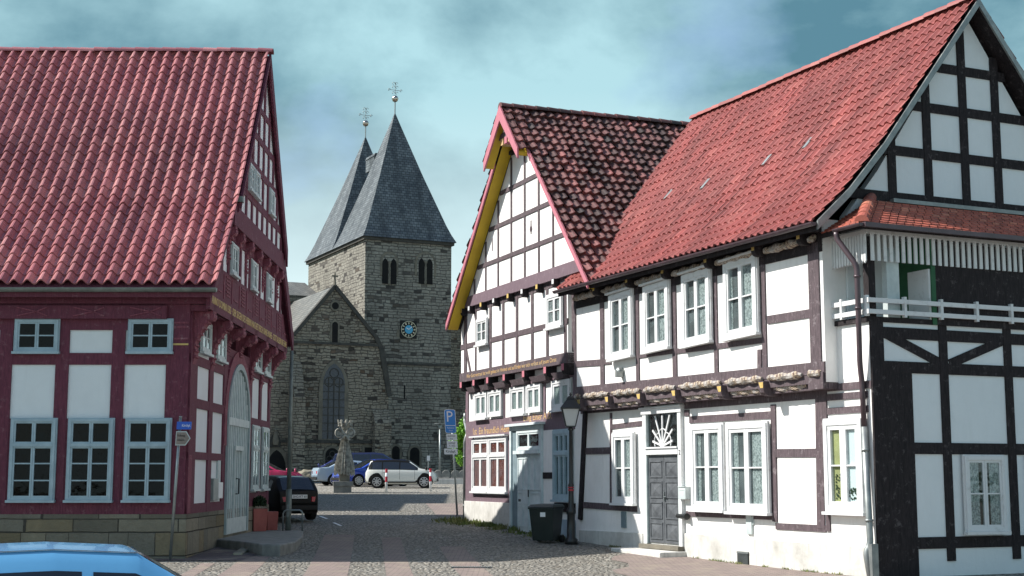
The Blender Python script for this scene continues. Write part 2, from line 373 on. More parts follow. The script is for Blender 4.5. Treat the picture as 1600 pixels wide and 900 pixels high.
M['sand'] = m_stone('sandstone_blocks', (.32, .29, .22), (.2, .19, .16), (.08, .075, .065), .8, .36, .016, (.3, .2, .06), .35, .03, .4)
M['church'] = m_stone('dark_rubble_masonry', (.19, .158, .13), (.05, .045, .041), (.13, .118, .1), .4, .19, .03, (.17, .105, .065), .6, .45, .95, (.42, .38, .3))
M['tower'] = m_stone('grey_tower_masonry', (.185, .17, .15), (.055, .052, .049), (.15, .14, .124), .44, .21, .03, (.2, .15, .1), .3, .28, .95, (.42, .4, .34))
M['trim'] = simple('stone_dressing', (.2, .18, .14), (.12, .11, .09), 2, .9, bump=.4, bscale=8)
M['trimdark'] = simple('blackened_stone_moulding', (.045, .045, .042), (.08, .075, .065), 3, .9, bump=.4)
M['slate'] = m_slate('blue_grey_slate', (.1, .112, .122), (.2, .218, .225))
M['slate_brown'] = m_slate('stone_slab_roof', (.24, .23, .2), (.15, .15, .135))
M['tile3'] = m_tile('glazed_maroon_pantiles', (.47, .165, .165), (.35, .11, .12), (.56, .24, .23), (.11, .045, .05), .5, .32, .6, .45, .75)
M['tile1'] = m_tile('red_pantiles', (.39, .105, .092), (.33, .088, .08), (.44, .14, .12), (.12, .045, .04), .6, .55, .4, .5, .75)
M['tile2'] = m_tile('mossy_old_pantiles', (.32, .115, .105), (.15, .06, .055), (.06, .04, .036), (.025, .021, .019), .85, .6, .4, .48, .7)
M['tileflat'] = m_tile('orange_plain_tiles', (.52, .14, .09), (.38, .1, .07), (.6, .22, .14), (.12, .05, .04), .4, .6, .35)
M['cobble'] = m_cobble('cobblestones', (.42, .395, .34), (.3, .285, .25), (.07, .065, .057), 8, True)
M['paver'] = m_paver('red_paving_bricks', (.27, .212, .19), (.21, .17, .152), (.11, .095, .085))
M['paver_dark'] = m_paver('dark_brown_pavers', (.15, .12, .12), (.11, .09, .095), (.05, .045, .045))
M['plaza'] = m_cobble('pale_cobbles', (.42, .4, .35), (.33, .31, .28), (.16, .15, .12), 5)
M['zinc'] = simple('weathered_zinc', (.3, .32, .31), (.2, .22, .22), 4, .45, .5, .5)
M['gutter'] = simple('grey_gutter', (.2, .23, .21), (.13, .15, .14), 4, .5, .5, .3)
M['brown_metal'] = simple('brown_painted_metal', (.09, .06, .07), (.06, .04, .045), 3, .35, .5)
M['black_metal'] = simple('black_painted_iron', (.012, .013, .014), (.025, .026, .026), 5, .35, .5)
M['grey_metal'] = simple('galvanised_steel', (.3, .33, .33), (.22, .25, .25), 6, .4, .5, .6)
M['concrete'] = simple('grey_concrete', (.26, .26, .24), (.17, .17, .16), 3, .9, bump=.4)
M['kerb'] = simple('worn_kerb_stone', (.3, .28, .22), (.18, .17, .13), 3, .9, bump=.5, bscale=10)
M['salmon'] = simple('salmon_planter', (.42, .13, .11), (.32, .09, .08), 2, .7); M['red'] = simple('red_paint', (.5, .04, .06), None, rough=.4)
M['gold'] = simple('gold_lettering', (.62, .45, .16), (.5, .35, .12), 8, .5)
M['orange_letter'] = simple('ochre_lettering', (.62, .36, .13), (.5, .4, .25), 8, .6)
M['pure_white'] = simple('white_enamel', (.8, .8, .8), None, rough=.4); M['black'] = simple('black_matt', (.012, .012, .012), None, rough=.6)
M['plasticb'] = simple('dark_green_plastic', (.012, .02, .018), (.02, .028, .026), 3, .4, .4)
M['sign_blue'] = simple('blue_sign_enamel', (.05, .24, .62), None, rough=.35); M['street_blue'] = simple('dark_blue_sign_enamel', (.03, .11, .5), None, rough=.3)
M['sign_brown'] = simple('grey_brown_sign', (.28, .23, .2), (.2, .17, .15), 9, .5)
M['rope'] = m_rope('carved_rope_beam')
M['leaf'] = simple('fresh_leaves', (.1, .26, .02), (.2, .4, .04), 3, .6); M['leafdark'] = simple('dark_box_leaves', (.012, .03, .012), (.025, .05, .02), 8, .7)
M['weed'] = simple('dry_green_weeds', (.09, .13, .03), (.2, .19, .07), 2, .8); M['bark'] = simple('bark', (.06, .045, .03), None, rough=.9)
M['churchglass'] = simple('leaded_church_glass', (.035, .04, .05), (.07, .075, .09), 9, .35, .5)
M['kerb_pale'] = simple('pale_gilding', (.62, .58, .42), None, rough=.5)
M['green'] = simple('green_boarding', (.035, .13, .06), (.02, .09, .04), 2, .6)
M['clockblue'] = simple('clock_blue', (.08, .38, .6), None, rough=.4); M['sculpt'] = simple('weathered_sculpture_stone', (.5, .48, .41), (.17, .16, .14), 7, .9, bump=.8, bscale=12)
M['mirror_ball'] = simple('polished_ball', (.5, .42, .35), None, rough=.15, metal=1)
M['lampglass'] = simple('frosted_lantern_glass', (.5, .52, .52), None, rough=.2, spec=.6)
M['rubber'] = simple('tyre_rubber', (.012, .012, .012), None, rough=.8); M['alloy'] = simple('alloy', (.55, .56, .57), None, rough=.3, metal=.6)
M['taillight'] = simple('red_lamp', (.35, .01, .03), None, rough=.15, spec=.6); M['headlight'] = simple('clear_lamp', (.6, .62, .65), None, rough=.1, spec=.8)
M['rock'] = simple('rough_boulder', (.3, .27, .2), (.18, .17, .13), 3, .9, bump=.8, bscale=6)

# ------------------------------------------------------------------ ground
def sheet(name, fx0, fx1, Y0, Y1, dz, mat, nx=2, label=None):
    ys = sorted(set([Y0, Y1] + [y for y in range(math.ceil(Y0), math.floor(Y1) + 1)]))
    pts = []; f = []
    for y in ys:
        a, b = fx0(y), fx1(y)
        for i in range(nx): pts.append((a + (b - a) * i / (nx - 1), y, gz(y) + dz))
    for j in range(len(ys) - 1):
        for i in range(nx - 1): f.append((j * nx + i, j * nx + i + 1, (j + 1) * nx + i + 1, (j + 1) * nx + i))
    mb = MB(); mb.add(pts, f, [(p[0], p[1]) for p in pts]); o = mb.build(name, mat, None, recalc=False)
    return tag(o, kind='structure')
sheet('ground', lambda y: -600, lambda y: 600, -60, 690, 0, M['cobble'], 3)
for xc, wd, y1 in ((-6.1, .3, 31), (-5.2, .62, 33), (-3.45, .85, 40), (-2.02, .52, 39), (-.55, .62, 36)):
    sheet('brick_band', lambda y: xc - (y - 26.2) * .1 - wd / 2, lambda y: xc - (y - 26.2) * .1 + wd / 2, 8, y1, .004, M['paver'])
H1 = Fac(3.643, 33.7, .4175, -.9087)
def h1x(y): return H1.o.x + (H1.o.y - y) / .9087 * .4175
sheet('brick_pavement', lambda y: 2.05 + (y - 26) * .06 + .25 * math.sin(y * 1.7), lambda y: h1x(y) + .3, 12, 35, .008, M['paver'])
sheet('brick_pavement', lambda y: -2.4 - (y - 47) * .11, lambda y: 1.0, 48, 56, .008, M['paver'])
sheet('church_square', lambda y: -40, lambda y: 25, 67.2, 93, .006, M['plaza'])
sheet('dark_brick_pavement', lambda y: -8.2, lambda y: -6.0 - max(0, (y - 31.8)) * -.02, 31.7, 35.8, .010, M['paver_dark'])

# ------------------------------------------------------------------ shared builders
def tiles(name, parent, P0, A, B, prof, La, tw, th_, amp, lift, mat, k=6, jit=.006, lead=None, skew=0, side=1):
    """pantiles: P0 eave start, A along eave, B uphill horizontally, prof [(run, rise)...] from the eave"""
    segs = []; tot = 0
    for (r0, z0), (r1, z1) in zip(prof, prof[1:]):
        l = math.hypot(r1 - r0, z1 - z0); segs.append((tot, tot + l, r0, z0, r1, z1)); tot += l
    def S(a, b, h):
        for s0, s1, r0, z0, r1, z1 in segs:
            if b <= s1 + 1e-6: break
        t = (b - s0) / (s1 - s0); N = (-B * (z1 - z0) + Z * (r1 - r0)) / (s1 - s0)
        return P0 + A * a + B * (r0 + (r1 - r0) * t) + Z * (z0 + (z1 - z0) * t) + N * h
    rows = max(1, round(tot / th_)); hh = tot / rows; cols = max(1, round(La / tw)); ww = La / cols
    def pf(t):      # S-shaped pantile
        t = t % 1
        return amp * (.5 + .5 * math.cos(2 * math.pi * (t ** .8 if side > 0 else 1 - (1 - t) ** .8)))
    mb = MB(); rnd = random.Random(name)
    for j in range(rows):
        b0 = j * hh; b1 = min(tot, b0 + hh * 1.02)
        lo = lead(b0) if lead else 0
        for i in range(cols):
            a0 = i * ww; ja = rnd.uniform(-jit, jit); jz = rnd.uniform(0, jit * 1.6); jb = rnd.uniform(-jit, jit)
            if a0 + ww * .5 < lo: continue
            pts = []; uvs = []
            wv_ = .03 * noise.noise(Vector((a0 * .5, b0 * .6, len(name) + La)))
            for q in range(k + 1):
                t = q / k; h = pf(t + .05) + wv_
                a = a0 + ww * t + ja
                cb = .018 * math.sin(math.pi * t)
                pts += [S(a, b0 + jb - cb if b0 > .1 else b0, h + .002), S(a, b0 + jb - cb if b0 > .1 else b0, h + lift + jz), S(a, b1, h + .004)]
                uvs += [(i + t * .98 + .01, j + .01), (i + t * .98 + .01, j + .05), (i + t * .98 + .01, j + .98)]
            fs = []
            for q in range(k):
                x = q * 3; fs += [(x, x + 3, x + 4, x + 1), (x + 1, x + 4, x + 5, x + 2)]
            mb.add(pts, fs, uvs)
    return mb.build(name, mat, parent, recalc=False), S, tot
def ridge_caps(name, parent, p0, p1, r, mat, step=.38):
    d = (p1 - p0); Ln = d.length; n = max(1, round(Ln / step)); d = d / Ln; x = d.cross(Z).normalized(); mb = MB()
    rnd = random.Random(3)
    for i in range(n):
        a = p0 + d * (Ln * i / n); b = p0 + d * (Ln * (i + 1.08) / n); j = rnd.uniform(-.008, .008)
        pts = []; K = 8
        for s_, rr in ((a, r * 1.12), (b, r * .95)):
            for q in range(K + 1):
                an = math.pi * q / K
                pts.append(s_ + x * math.cos(an) * rr + Z * (math.sin(an) * rr * .9 + j))
        f = [(q, q + 1, K + 1 + q + 1, K + 1 + q) for q in range(K)] + [tuple(range(K + 1))]
        mb.add(pts, f, [(i + .5, .5)] * len(pts))
    return mb.build(name, mat, parent, recalc=False)
def rope(mb, u0, u1, d, z0, z1, r, tw=2.2, seg=10):
    n = max(6, int((u1 - u0) / .05)); pts = []; uvs = []
    for i in range(n + 1):
        t = i / n; u = u0 + (u1 - u0) * t; zz = z0 + (z1 - z0) * t
        taper = min(1, .55 + 3 * min(t, 1 - t))
        for k in range(seg):
            a = 2 * math.pi * k / seg; rr = r * taper * (1 + .2 * math.cos(2 * a + u * 2 * math.pi * tw))
            pts.append((u, d + rr * math.cos(a), zz + rr * math.sin(a))); uvs.append((u * 1.5, a / 6.28 * .5 + u * .6))
    f = [(i * seg + k, i * seg + (k + 1) % seg, (i + 1) * seg + (k + 1) % seg, (i + 1) * seg + k) for i in range(n) for k in range(seg)]
    f += [tuple(range(seg)), tuple(n * seg + k for k in range(seg))]
    mb.add(pts, f, uvs)

def window(fac, parent, u0, u1, z0, z1, d, cols=2, rows=2, mat='winwhite', fw=.075, leaf=.05, transom=None, curtain='curtain', room='room', sill=True, proud=.06, glass='glass', bar=.03, cgap=None, hood=False, label=None, tilt=0.0, cas=True):
    """tilt shifts the right side up (old crooked frames)"""
    W = u1 - u0
    T = lambda p: fac((p[0], p[1], p[2] + tilt * (p[0] - u0) / W))
    d = d + .03; mb = MB(T); P = d + proud
    mb.box(u0, u0 + fw, d, P, z0, z1); mb.box(u1 - fw, u1, d, P, z0, z1); mb.box(u0 + fw, u1 - fw, d, P - .002, z1 - fw, z1); mb.box(u0 + fw, u1 - fw, d, P - .002, z0, z0 + fw)
    if cas:      # casing strip round the frame
        mb.box(u0 - .03, u0, d, P - .03, z0 - .03, z1 + .03); mb.box(u1, u1 + .03, d, P - .03, z0 - .03, z1 + .03); mb.box(u0, u1, d, P - .03, z1, z1 + .03)
    a0, a1, b0, b1 = u0 + fw, u1 - fw, z0 + fw, z1 - fw; q = P - .018
    fields = [(a0, a1, b0, b1, rows)]
    if transom:
        zt = b0 + (b1 - b0) * transom; mb.box(a0, a1, d, P + .01, zt - .035, zt + .035)
        fields = [(a0, a1, b0, zt - .035, rows), (a0, a1, zt + .035, b1, 1)]
    for (x0, x1, y0, y1, rw) in fields:
        cw = (x1 - x0) / cols
        for c in range(cols):
            l = x0 + c * cw + (.006 if c else 0); r = x0 + (c + 1) * cw
            mb.box(l, l + leaf, d, q, y0, y1); mb.box(r - leaf, r, d, q, y0, y1); mb.box(l + leaf, r - leaf, d, q - .002, y1 - leaf, y1); mb.box(l + leaf, r - leaf, d, q - .002, y0, y0 + leaf)
            for k in range(1, rw):
                zz = y0 + (y1 - y0) * k / rw; mb.box(l + leaf, r - leaf, d + .02, q - .008, zz - bar / 2, zz + bar / 2)
    w_ = mb.build('window', M[mat], parent)
    if label: w_['label'] = label
    MB(T).box(a0, a1, d + .024, d + .027, b0, b1).build('pane', M[glass], w_)
    MB(T).box(a0, a1, d + .002, d + .005, b0, b1).build('room', M[room], w_)  # flat panel on the wall; its tone stands in for the room behind
    if curtain:
        c = MB(T); gap = cgap if cgap is not None else .32
        gl, gr = gap if isinstance(gap, tuple) else (.5 - gap / 2, .5 + gap / 2)
        for x0, x1 in ((a0 + .02, a0 + (a1 - a0) * gl), (a0 + (a1 - a0) * gr, a1 - .02)):
            if x1 - x0 < .06: continue
            n = 14; pts = []
            for i in range(n + 1):
                x = x0 + (x1 - x0) * i / n; dd = d + .011 + .005 * math.sin(i * 1.9)
                pts += [(x, dd, b0 + .03), (x, dd, b1 - .01)]
            c.add(pts, [(2 * i, 2 * i + 2, 2 * i + 3, 2 * i + 1) for i in range(n)])
        c.build('curtain', M[curtain], w_, recalc=False)
    if sill: MB(T).box(u0 - .05, u1 + .05, d, P + .05, z0 - .06, z0 - .002).build('sill', M[mat], w_)
    if hood: MB(T).box(u0 - .06, u1 + .06, d, P + .07, z1 + .032, z1 + .075).build('hood', M[mat], w_)
    return w_

def console(mb, u, z_top, d0, d1, wd=.16, h=.22):        # a beam end with a rounded underside
    prof = [(d0, z_top)] + [(d1, z_top), (d1, z_top - h * .55)] + [(d1 - (d1 - d0) * .35 * (1 - math.cos(a)) , z_top - h * .55 - h * .45 * math.sin(a)) for a in (R(30), R(60), R(90))] + [(d0, z_top - h)]
    mb.xprism(prof, u - wd / 2, u + wd / 2)

# ================================================================== HOUSE 1: white half-timbered house on the right
h1 = thing('timber_frame_house', H1((0, 0, gz(33.7))), 'long white half-timbered house with red pantile roof, white casement windows and carved rope beams', 'house')
J = .30
def P1(x, y, d=0): return H1.p(x, y, d)
e0 = P1(872, 450, .72); e1 = P1(1276, 351, .72)
EZ = (e0[1] + e1[1]) / 2; U0, U1 = e0[0], e1[0]
RD = 4.35                                        # eave to ridge, horizontally
prof1 = [(0, 0), (.8, .72), (1.7, 1.72), (RD, 5.12)]
def bp(lst, d=J, mb=None, sub=.028, d0=None):   # beams by photo points: (x0, y0, x1, y1, width)
    for x0, y0, x1, y1, wd in lst:
        a = P1(x0, y0, d); b = P1(x1, y1, d)
        mb.beam(a[0], a[1], b[0], b[1], wd, (d - .05) if d0 is None else d0, d + sub)
uL = P1(899, 700, 0)[0]; uLj = P1(898, 520, J)[0]; uR = P1(1291, 600, J)[0]; uRg = P1(1290, 700, 0)[0]; uB = P1(1366, 700, 0)[0]
zg = -.6
# walls
jz = P1(1040, 622, J)[1]
mb = MB(H1); mb.box(uL, uRg, -.25, 0, zg, jz); mb.build('ground_floor_wall', M['white'], h1)
mb = MB(H1); mb.box(uLj, uR, -.25, J, jz + .01, EZ + .15); mb.build('upper_wall', M['white'], h1)
mb = MB(H1)
pl = [(uL, zg), (uRg, zg), (uRg, P1(1280, 850)[1]), (P1(1068, 835)[0], P1(1068, 835)[1]), (P1(1068, 835)[0], zg)]
a = P1(1070, 833); b = P1(1365, 856); c_ = P1(908, 828); d_ = P1(1006, 833)
mb.prism([(a[0], zg), (b[0], zg), (b[0], b[1]), (a[0], a[1])], 0, .045); mb.prism([(c_[0] - .05, zg), (d_[0], zg), (d_[0], d_[1]), (c_[0] - .05, c_[1])], 0, .045)
mb.build('plinth', M['white_old'], h1, bevel=.01)
# back, gables
DB = 2 * RD - .72 * 2
mb = MB(H1)
for u in (U0 + .25, U1 - .35):
    mb.xprism([(-.26, zg), (-DB, zg), (-DB, EZ), (-(DB - 1.0), EZ + 1.1), (-(RD - .72), EZ + 4.8), (-1.1, EZ + 1.25), (-.26, EZ + .25)], u - .2, u)
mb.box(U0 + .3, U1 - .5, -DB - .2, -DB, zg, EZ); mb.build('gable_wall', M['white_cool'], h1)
# roof
E0 = H1((U0, .72, EZ)); A1 = H1.u; B1 = -H1.n
def deck(name, parent, fac, u0, u1, prof, deave, ez, both=True, th=.14, mat='dark', back=None):
    pts = [(deave - r, ez + z - .04) for r, z in prof]; mb = MB(fac)
    for i in range(len(pts) - 1):
        (a, b), (c, d) = pts[i], pts[i + 1]
        mb.hexa([(u0, a, b - th), (u1, a, b - th), (u1, c, d - th), (u0, c, d - th), (u0, a, b), (u1, a, b), (u1, c, d), (u0, c, d)])
        if both:
            mr = lambda v: 2 * (deave - prof[-1][0]) - v
            mb.hexa([(u0, mr(a), b - th), (u1, mr(a), b - th), (u1, mr(c), d - th), (u0, mr(c), d - th), (u0, mr(a), b), (u1, mr(a), b), (u1, mr(c), d), (u0, mr(c), d)])
    return mb.build(name, M[mat], parent)
deck('roof_deck', h1, H1, U0, U1, prof1, .72, EZ)  # near-black underside, eave shade put into the deck colour
rf, S1, tot1 = tiles('roof_tiles', h1, E0, A1, B1, prof1, U1 - U0, .235, .33, .066, .038, M['tile1'], 6)
E1b = H1((U1, -(2 * RD - .72), EZ))
tiles('roof_tiles', h1, E1b, -A1, -B1, prof1, U1 - U0, .235, .5, .05, .03, M['tile1'], 4)
ridge_caps('ridge_tiles', h1, S1(0, tot1, .03), S1(U1 - U0, tot1, .03), .14, M['tile1'])
# small glass tiles and the verge boards
for x, y in ((1192, 261), (1098, 297), (1258, 236), (1042, 315)):
    r = ray(x, y); best = None
    for ib in range(60):
        for ia in range(120):
            q = S1((U1 - U0) * ia / 120, tot1 * ib / 60, 0) - EYE
            e = (q.normalized() - r.normalized()).length
            if best is None or e < best[0]: best = (e, ia, ib)
    _, ia, ib = best; a0 = (U1 - U0) * ia / 120; b0 = tot1 * ib / 60; mb = MB()
    mb.add([S1(a0, b0, .1), S1(a0 + .12, b0, .1), S1(a0 + .12, b0 + .36, .075), S1(a0, b0 + .36, .075), S1(a0, b0, .05), S1(a0 + .12, b0, .05), S1(a0 + .12, b0 + .36, .03), S1(a0, b0 + .36, .03)],
           [(0, 1, 2, 3), (4, 7, 6, 5), (0, 4, 5, 1), (1, 5, 6, 2), (2, 6, 7, 3), (3, 7, 4, 0)])
    mb.build('glass_tile', M['zinc'], h1)
def verge(name, parent, fac, u, prof, deave, ez, mat, wd=.24, th=.05, both=True, off=0.0):
    mb = MB(fac); pts = [(deave - r, ez + z + .05) for r, z in prof]; ce = deave - prof[-1][0]
    for sgn in ((1, -1) if both else (1,)):
        for (a, b), (c, d) in zip(pts, pts[1:]):
            f = (lambda v: v) if sgn > 0 else (lambda v: 2 * ce - v)
            mb.xprism([(f(a), b - .03), (f(c), d - .03), (f(c), d - wd * 1.25), (f(a), b - wd * 1.25)], u, u + th)
    return mb.build(name, M[mat], parent)
verge('verge_board', h1, H1, U1, prof1, .72, EZ, 'zinc', .17); verge('verge_board', h1, H1, U0 - .05, prof1, .72, EZ, 'pink', .12)
# gutter
def gutter(name, parent, fac, u0, u1, d, z, r, mat, tilt=0):
    mb = MB(fac); n = 8; pts = []
    for u, zz in ((u0, z), (u1, z + tilt)):
        for rr in (r, r * .86):
            for k in range(n + 1):
                a = math.pi + math.pi * k / n; pts.append((u, d + rr * math.cos(a), zz + rr * math.sin(a)))
    m = n + 1; f = []
    for k in range(n):
        f += [(k, k + 1, 2 * m + k + 1, 2 * m + k), (m + k, 3 * m + k, 3 * m + k + 1, m + k + 1)]
    f += [(0, 2 * m, 3 * m, m), (n, m + n, 3 * m + n, 2 * m + n)]
    f += [tuple(range(m)), tuple(2 * m + k for k in range(m))]
    mb.add(pts, f)
    for i in range(int((u1 - u0) / .9)):
        uu = u0 + .4 + i * .9; mb.box(uu, uu + .02, d - r, d + r, z + tilt * (uu - u0) / (u1 - u0) - .005, z + tilt * (uu - u0) / (u1 - u0) + .005)
    return mb.build(name, M[mat], parent)
gutter('gutter', h1, H1, U0 - .05, U1 + .02, .80, EZ - .02, .075, 'brown_metal')
# eave beams: carved ropes and beam ends
mb = MB(H1); mb.box(uLj, uR, J - .05, J + .26, EZ - .12, EZ + .02)
mb.box(uLj, uR, J - .02, J + .03, EZ - .5, EZ - .13); mb.build('eave_beam', M['dark'], h1)  # darker than the other beams: shade under the eave is in the colour
rp = MB(H1); cs = MB(H1); ends = MB(H1)
eu = [P1(x, 440, J)[0] for x in (943, 995, 1052, 1120, 1196, 1268)]
eall = [uLj + .02] + eu + [uR]
for a, b in zip(eall, eall[1:]): rope(rp, a + .12, b - .12, J + .10, EZ - .24, EZ - .22, .085)
for u in eu:
    cs = MB(H1); ends = MB(H1); console(cs, u, EZ - .10, J, J + .30, .14, .24); ends.box(u - .05, u + .05, J + .301, J + .306, EZ - .22, EZ - .12)
    c_o = cs.build('eave_console', M['dark'], h1); ends.build('painted_end', M['gold'], c_o)
rp.build('carved_eave_rope', M['rope'], h1)
# upper floor timber frame
up = MB(H1)
for x, yt, yb, wd in ((900, 462, 618, .10), (942.5, 455, 612, .20), (998, 440, 606, .15), (1056, 430, 600, .18), (1121, 420, 598, .15), (1197, 410, 592, .15), (1277, 398, 580, .34)):
    a = P1(x, yt, J); b = P1(x, yb, J); up.beam(b[0], b[1], b[0], EZ - .3, wd, J - .05, J + .03)
bp([(899, 569, 943, 566, .16), (943, 566, 956, 565, .13), (999, 556, 1056, 548, .12), (1056, 549, 1121, 541, .12), (1121, 541, 1197, 531, .12), (1200, 500, 1270, 489, .17)], J, up, .026)
bp([(900, 612, 1290, 574, .24)], J, up, .034)
bp([(1188, 546, 1188, 590, .14)], J, up, .031)
bp([(899, 466, 945, 459, .14)], J, up, .02)
up.build('upper_timber_frame', M['mauve'], h1)
# sill-level carved beams (two rows) and consoles between the floors
js = [912, 956, 1006, 1061, 1133, 1199, 1262]; ju = [P1(x, 605, J)[0] for x in js]
rp = MB(H1); cs = MB(H1); ends = MB(H1)
za = lambda u, y0, y1: P1(905, y0, J)[1] + (P1(1285, y1, J)[1] - P1(905, y0, J)[1]) * (u - uLj) / (uR - uLj)
jall = [uLj] + ju + [uR]
cs.box(uLj, uR, -.2, J - .06, jz - .12, jz); cs.hexa([(uLj, J, jz), (uR, J, jz), (uR, J + .02, jz), (uLj, J + .02, jz), (uLj, J, za(uLj, 612, 574)), (uR, J, za(uR, 612, 574)), (uR, J + .02, za(uR, 612, 574)), (uLj, J + .02, za(uLj, 612, 574))])
for i, (a, b) in enumerate(zip(jall, jall[1:])):
    if b - a < .25: continue
    rope(rp, a + .10, b - .10, J + .05, za(a, 620, 583), za(b, 620, 583), .075)
    rope(rp, a + .12, b - .12, J - .10, za(a, 634, 598) - .02, za(b, 634, 598) - .02, .09)
cs.box(uR - .5, uR - .02, 0, J + .06, za(uR, 640, 606) - .02, za(uR, 620, 583) + .02)
rp.build('carved_jetty_rope', M['rope'], h1); cs.build('jetty_beam', M['mauve'], h1)
for u in ju[:-1]:
    cs = MB(H1); ends = MB(H1)
    zt = za(u, 624, 588); console(cs, u, zt, -.0, J + .16, .17, .30); ends.prism([(u - .08, zt - .02), (u + .08, zt - .02), (u + .08, zt - .14), (u - .02, zt - .14)], J + .161, J + .165)
    c_o = cs.build('jetty_console', M['mauve'], h1); ends.build('painted_end', M['gold'], c_o)
# ground floor timber frame
gf = MB(H1)
def gp(lst, sub=.028):
    for x0, y0, x1, y1, wd in lst:
        a = P1(x0, y0); b = P1(x1, y1); gf.beam(a[0], a[1], b[0], b[1], wd, -.05, sub)
gp([(955.5, 645, 955.5, 795, .09), (1209, 632, 1212, 815, .17), (1281, 622, 1284, 826, .24), (1074, 650, 1074, 640, .2)])
gp([(908, 642, 1006, 634, .16), (1070, 634, 1290, 616, .16)], .02)
gp([(915, 705, 954, 704, .17), (912, 789, 996, 795, .16), (1213, 708, 1278, 707.5, .17), (1213, 822, 1292, 826, .13), (1073, 802.5, 1213, 808, .12), (956, 667, 1006, 661, .12), (1078, 656, 1212, 648, .16)], .024)
gf.build('ground_timber_frame', M['mauve'], h1)
dk = MB(H1); a = P1(916, 640); b = P1(908, 812); dk.beam(a[0], a[1], b[0], b[1], .2, -.02, .05); dk.build('leaning_corner_post', M['dark'], h1)
# windows
def w1(x0, yt, x1, yb, d, **k):
    a = P1(x0, yb, d); b = P1(x1, yt, d); c = P1(x0, yt, d); e = P1(x1, yb, d)
    z0 = (a[1] + e[1]) / 2; z1 = (b[1] + c[1]) / 2
    return window(H1, h1, a[0], b[0], z0, z1, d, **k)
for i, q in enumerate(((958, 463, 993, 566), (1012, 449, 1051, 554), (1073, 431, 1116, 545), (1139, 411, 1190, 534))):
    x0, yt, x1, yb = q; a = P1(x0, 500, J); b = P1(x1, 500, J)
    z1 = (P1(x0, yt, J)[1] + P1(x1, yt - (x1 - x0) * .2, J)[1]) / 2; z0 = (P1(x0, yb, J)[1] + P1(x1, yb - (x1 - x0) * .14, J)[1]) / 2
    window(H1, h1, a[0], b[0], z0 + .06, z1, J + .02, fw=.11, leaf=.055, proud=.09, room='room_light', cgap=((.12, .5), (.05, .46), (.0, .42), (.16, .52))[i], tilt=.04, hood=True)
for x in (951, 1005, 1064.5, 1132): pass
w1(962, 677, 994, 786, .02, fw=.09, leaf=.07, proud=.08, room='room_light', cgap=(.0, .52), hood=False)
w1(1087, 664, 1134, 796, .02, fw=.10, leaf=.08, proud=.09, room='room_light', cgap=(.22, .62))
w1(1143, 662, 1203, 800, .02, fw=.10, leaf=.08, proud=.09, room='room_light', cgap=(.22, .62))
# door
a = P1(1008, 640); b = P1(1068, 640); dz0 = P1(1040, 850)[1]; dz1 = P1(1038, 646)[1]; du0, du1 = a[0], b[0]
dr = MB(H1); dr.box(du0, du0 + .16, 0, .09, dz0 - .05, dz1); dr.box(du1 - .14, du1, 0, .09, dz0 - .05, dz1); dr.box(du0 - .04, du1 + .04, 0, .11, dz1, dz1 + .13); dr.box(du0 - .07, du1 + .07, 0, .15, dz1 + .131, dz1 + .17)
door = dr.build('door_surround', M['winwhite'], h1, bevel=.006)
# the recess is open: lay a niche box into the wall by making the leaf area sit behind side reveals
i0, i1 = du0 + .16, du1 - .14; dl = P1(1040, 710)[1]
rv = MB(H1); rv.box(i0, i0 + .02, 0.001, .085, dz0, dz1); rv.box(i1 - .02, i1, 0.001, .085, dz0, dz1); rv.build('door_reveal', M['wingrey'], door)
mid = (i0 + i1) / 2
leafm = MB(H1)
for l, r in ((i0 + .02, mid - .006), (mid + .006, i1 - .02)):
    leafm.box(l, r, 0.001, .03, dz0 + .02, dl - .02); n = 4; hh = (dl - dz0 - .16) / n
    for k in range(n):
        z0 = dz0 + .1 + k * hh; l2, r2 = l + .07, r - .07; z1 = z0 + hh - .09
        for q in ((l2, r2, z0, z0 + .03), (l2, r2, z1 - .03, z1), (l2, l2 + .03, z0 + .031, z1 - .031), (r2 - .03, r2, z0 + .031, z1 - .031)): leafm.box(q[0], q[1], .0305, .048, q[2], q[3])
        cu, cz = (l2 + r2) / 2, (z0 + z1) / 2; e = .045
        leafm.add([(l2 + e, .031, z0 + e), (r2 - e, .031, z0 + e), (r2 - e, .031, z1 - e), (l2 + e, .031, z1 - e), (cu, .062, cz)], [(0, 1, 4), (1, 2, 4), (2, 3, 4), (3, 0, 4)])
lf = leafm.build('door_leaf', M['doorgrey'], door)
hb = MB(H1); hb.box(mid + .03, mid + .06, .031, .07, dz0 + 1.0, dz0 + 1.22); hb.tube([(mid + .045, .07, dz0 + 1.1), (mid + .15, .075, dz0 + 1.1)], .012); hb.build('handle', M['grey_metal'], lf)
fm = MB(H1); fm.box(i0, i1, .001, .10, dl, dl + .14); fm.box(i0 - .0, i1, .001, .13, dl + .141, dl + .18)
cu = (i0 + i1) / 2; cz = dl + .2; ft = dz1 - .05
for k in range(7):
    an = math.pi * (.08 + .84 * k / 6); rr = .62 if abs(k - 3) > 2 else .8; rr = min(rr, (ft - cz) / max(.2, math.sin(an)), .46 / max(.12, abs(math.cos(an))))
    fm.beam(cu, cz, cu + rr * math.cos(an), cz + rr * math.sin(an), .045, .04, .065)
arc = []
for k in range(25):
    an = math.pi * k / 24; rr = .36 + .05 * abs(math.sin(3 * an)); arc.append((cu + rr * math.cos(an), .05, cz + rr * math.sin(an)))
fm.tube(arc, .014, 6); fm.lathe([(.09, -.02), (.09, .02)], (cu, .055, cz + .03), 12, axis='y')
fan = fm.build('fanlight', M['winwhite'], door)
MB(H1).box(i0 + .02, i1 - .02, .001, .004, dl + .18, dz1).build('room', M['room'], fan); MB(H1).box(i0 + .02, i1 - .02, .02, .023, dl + .18, dz1).build('pane', M['glass'], fan)
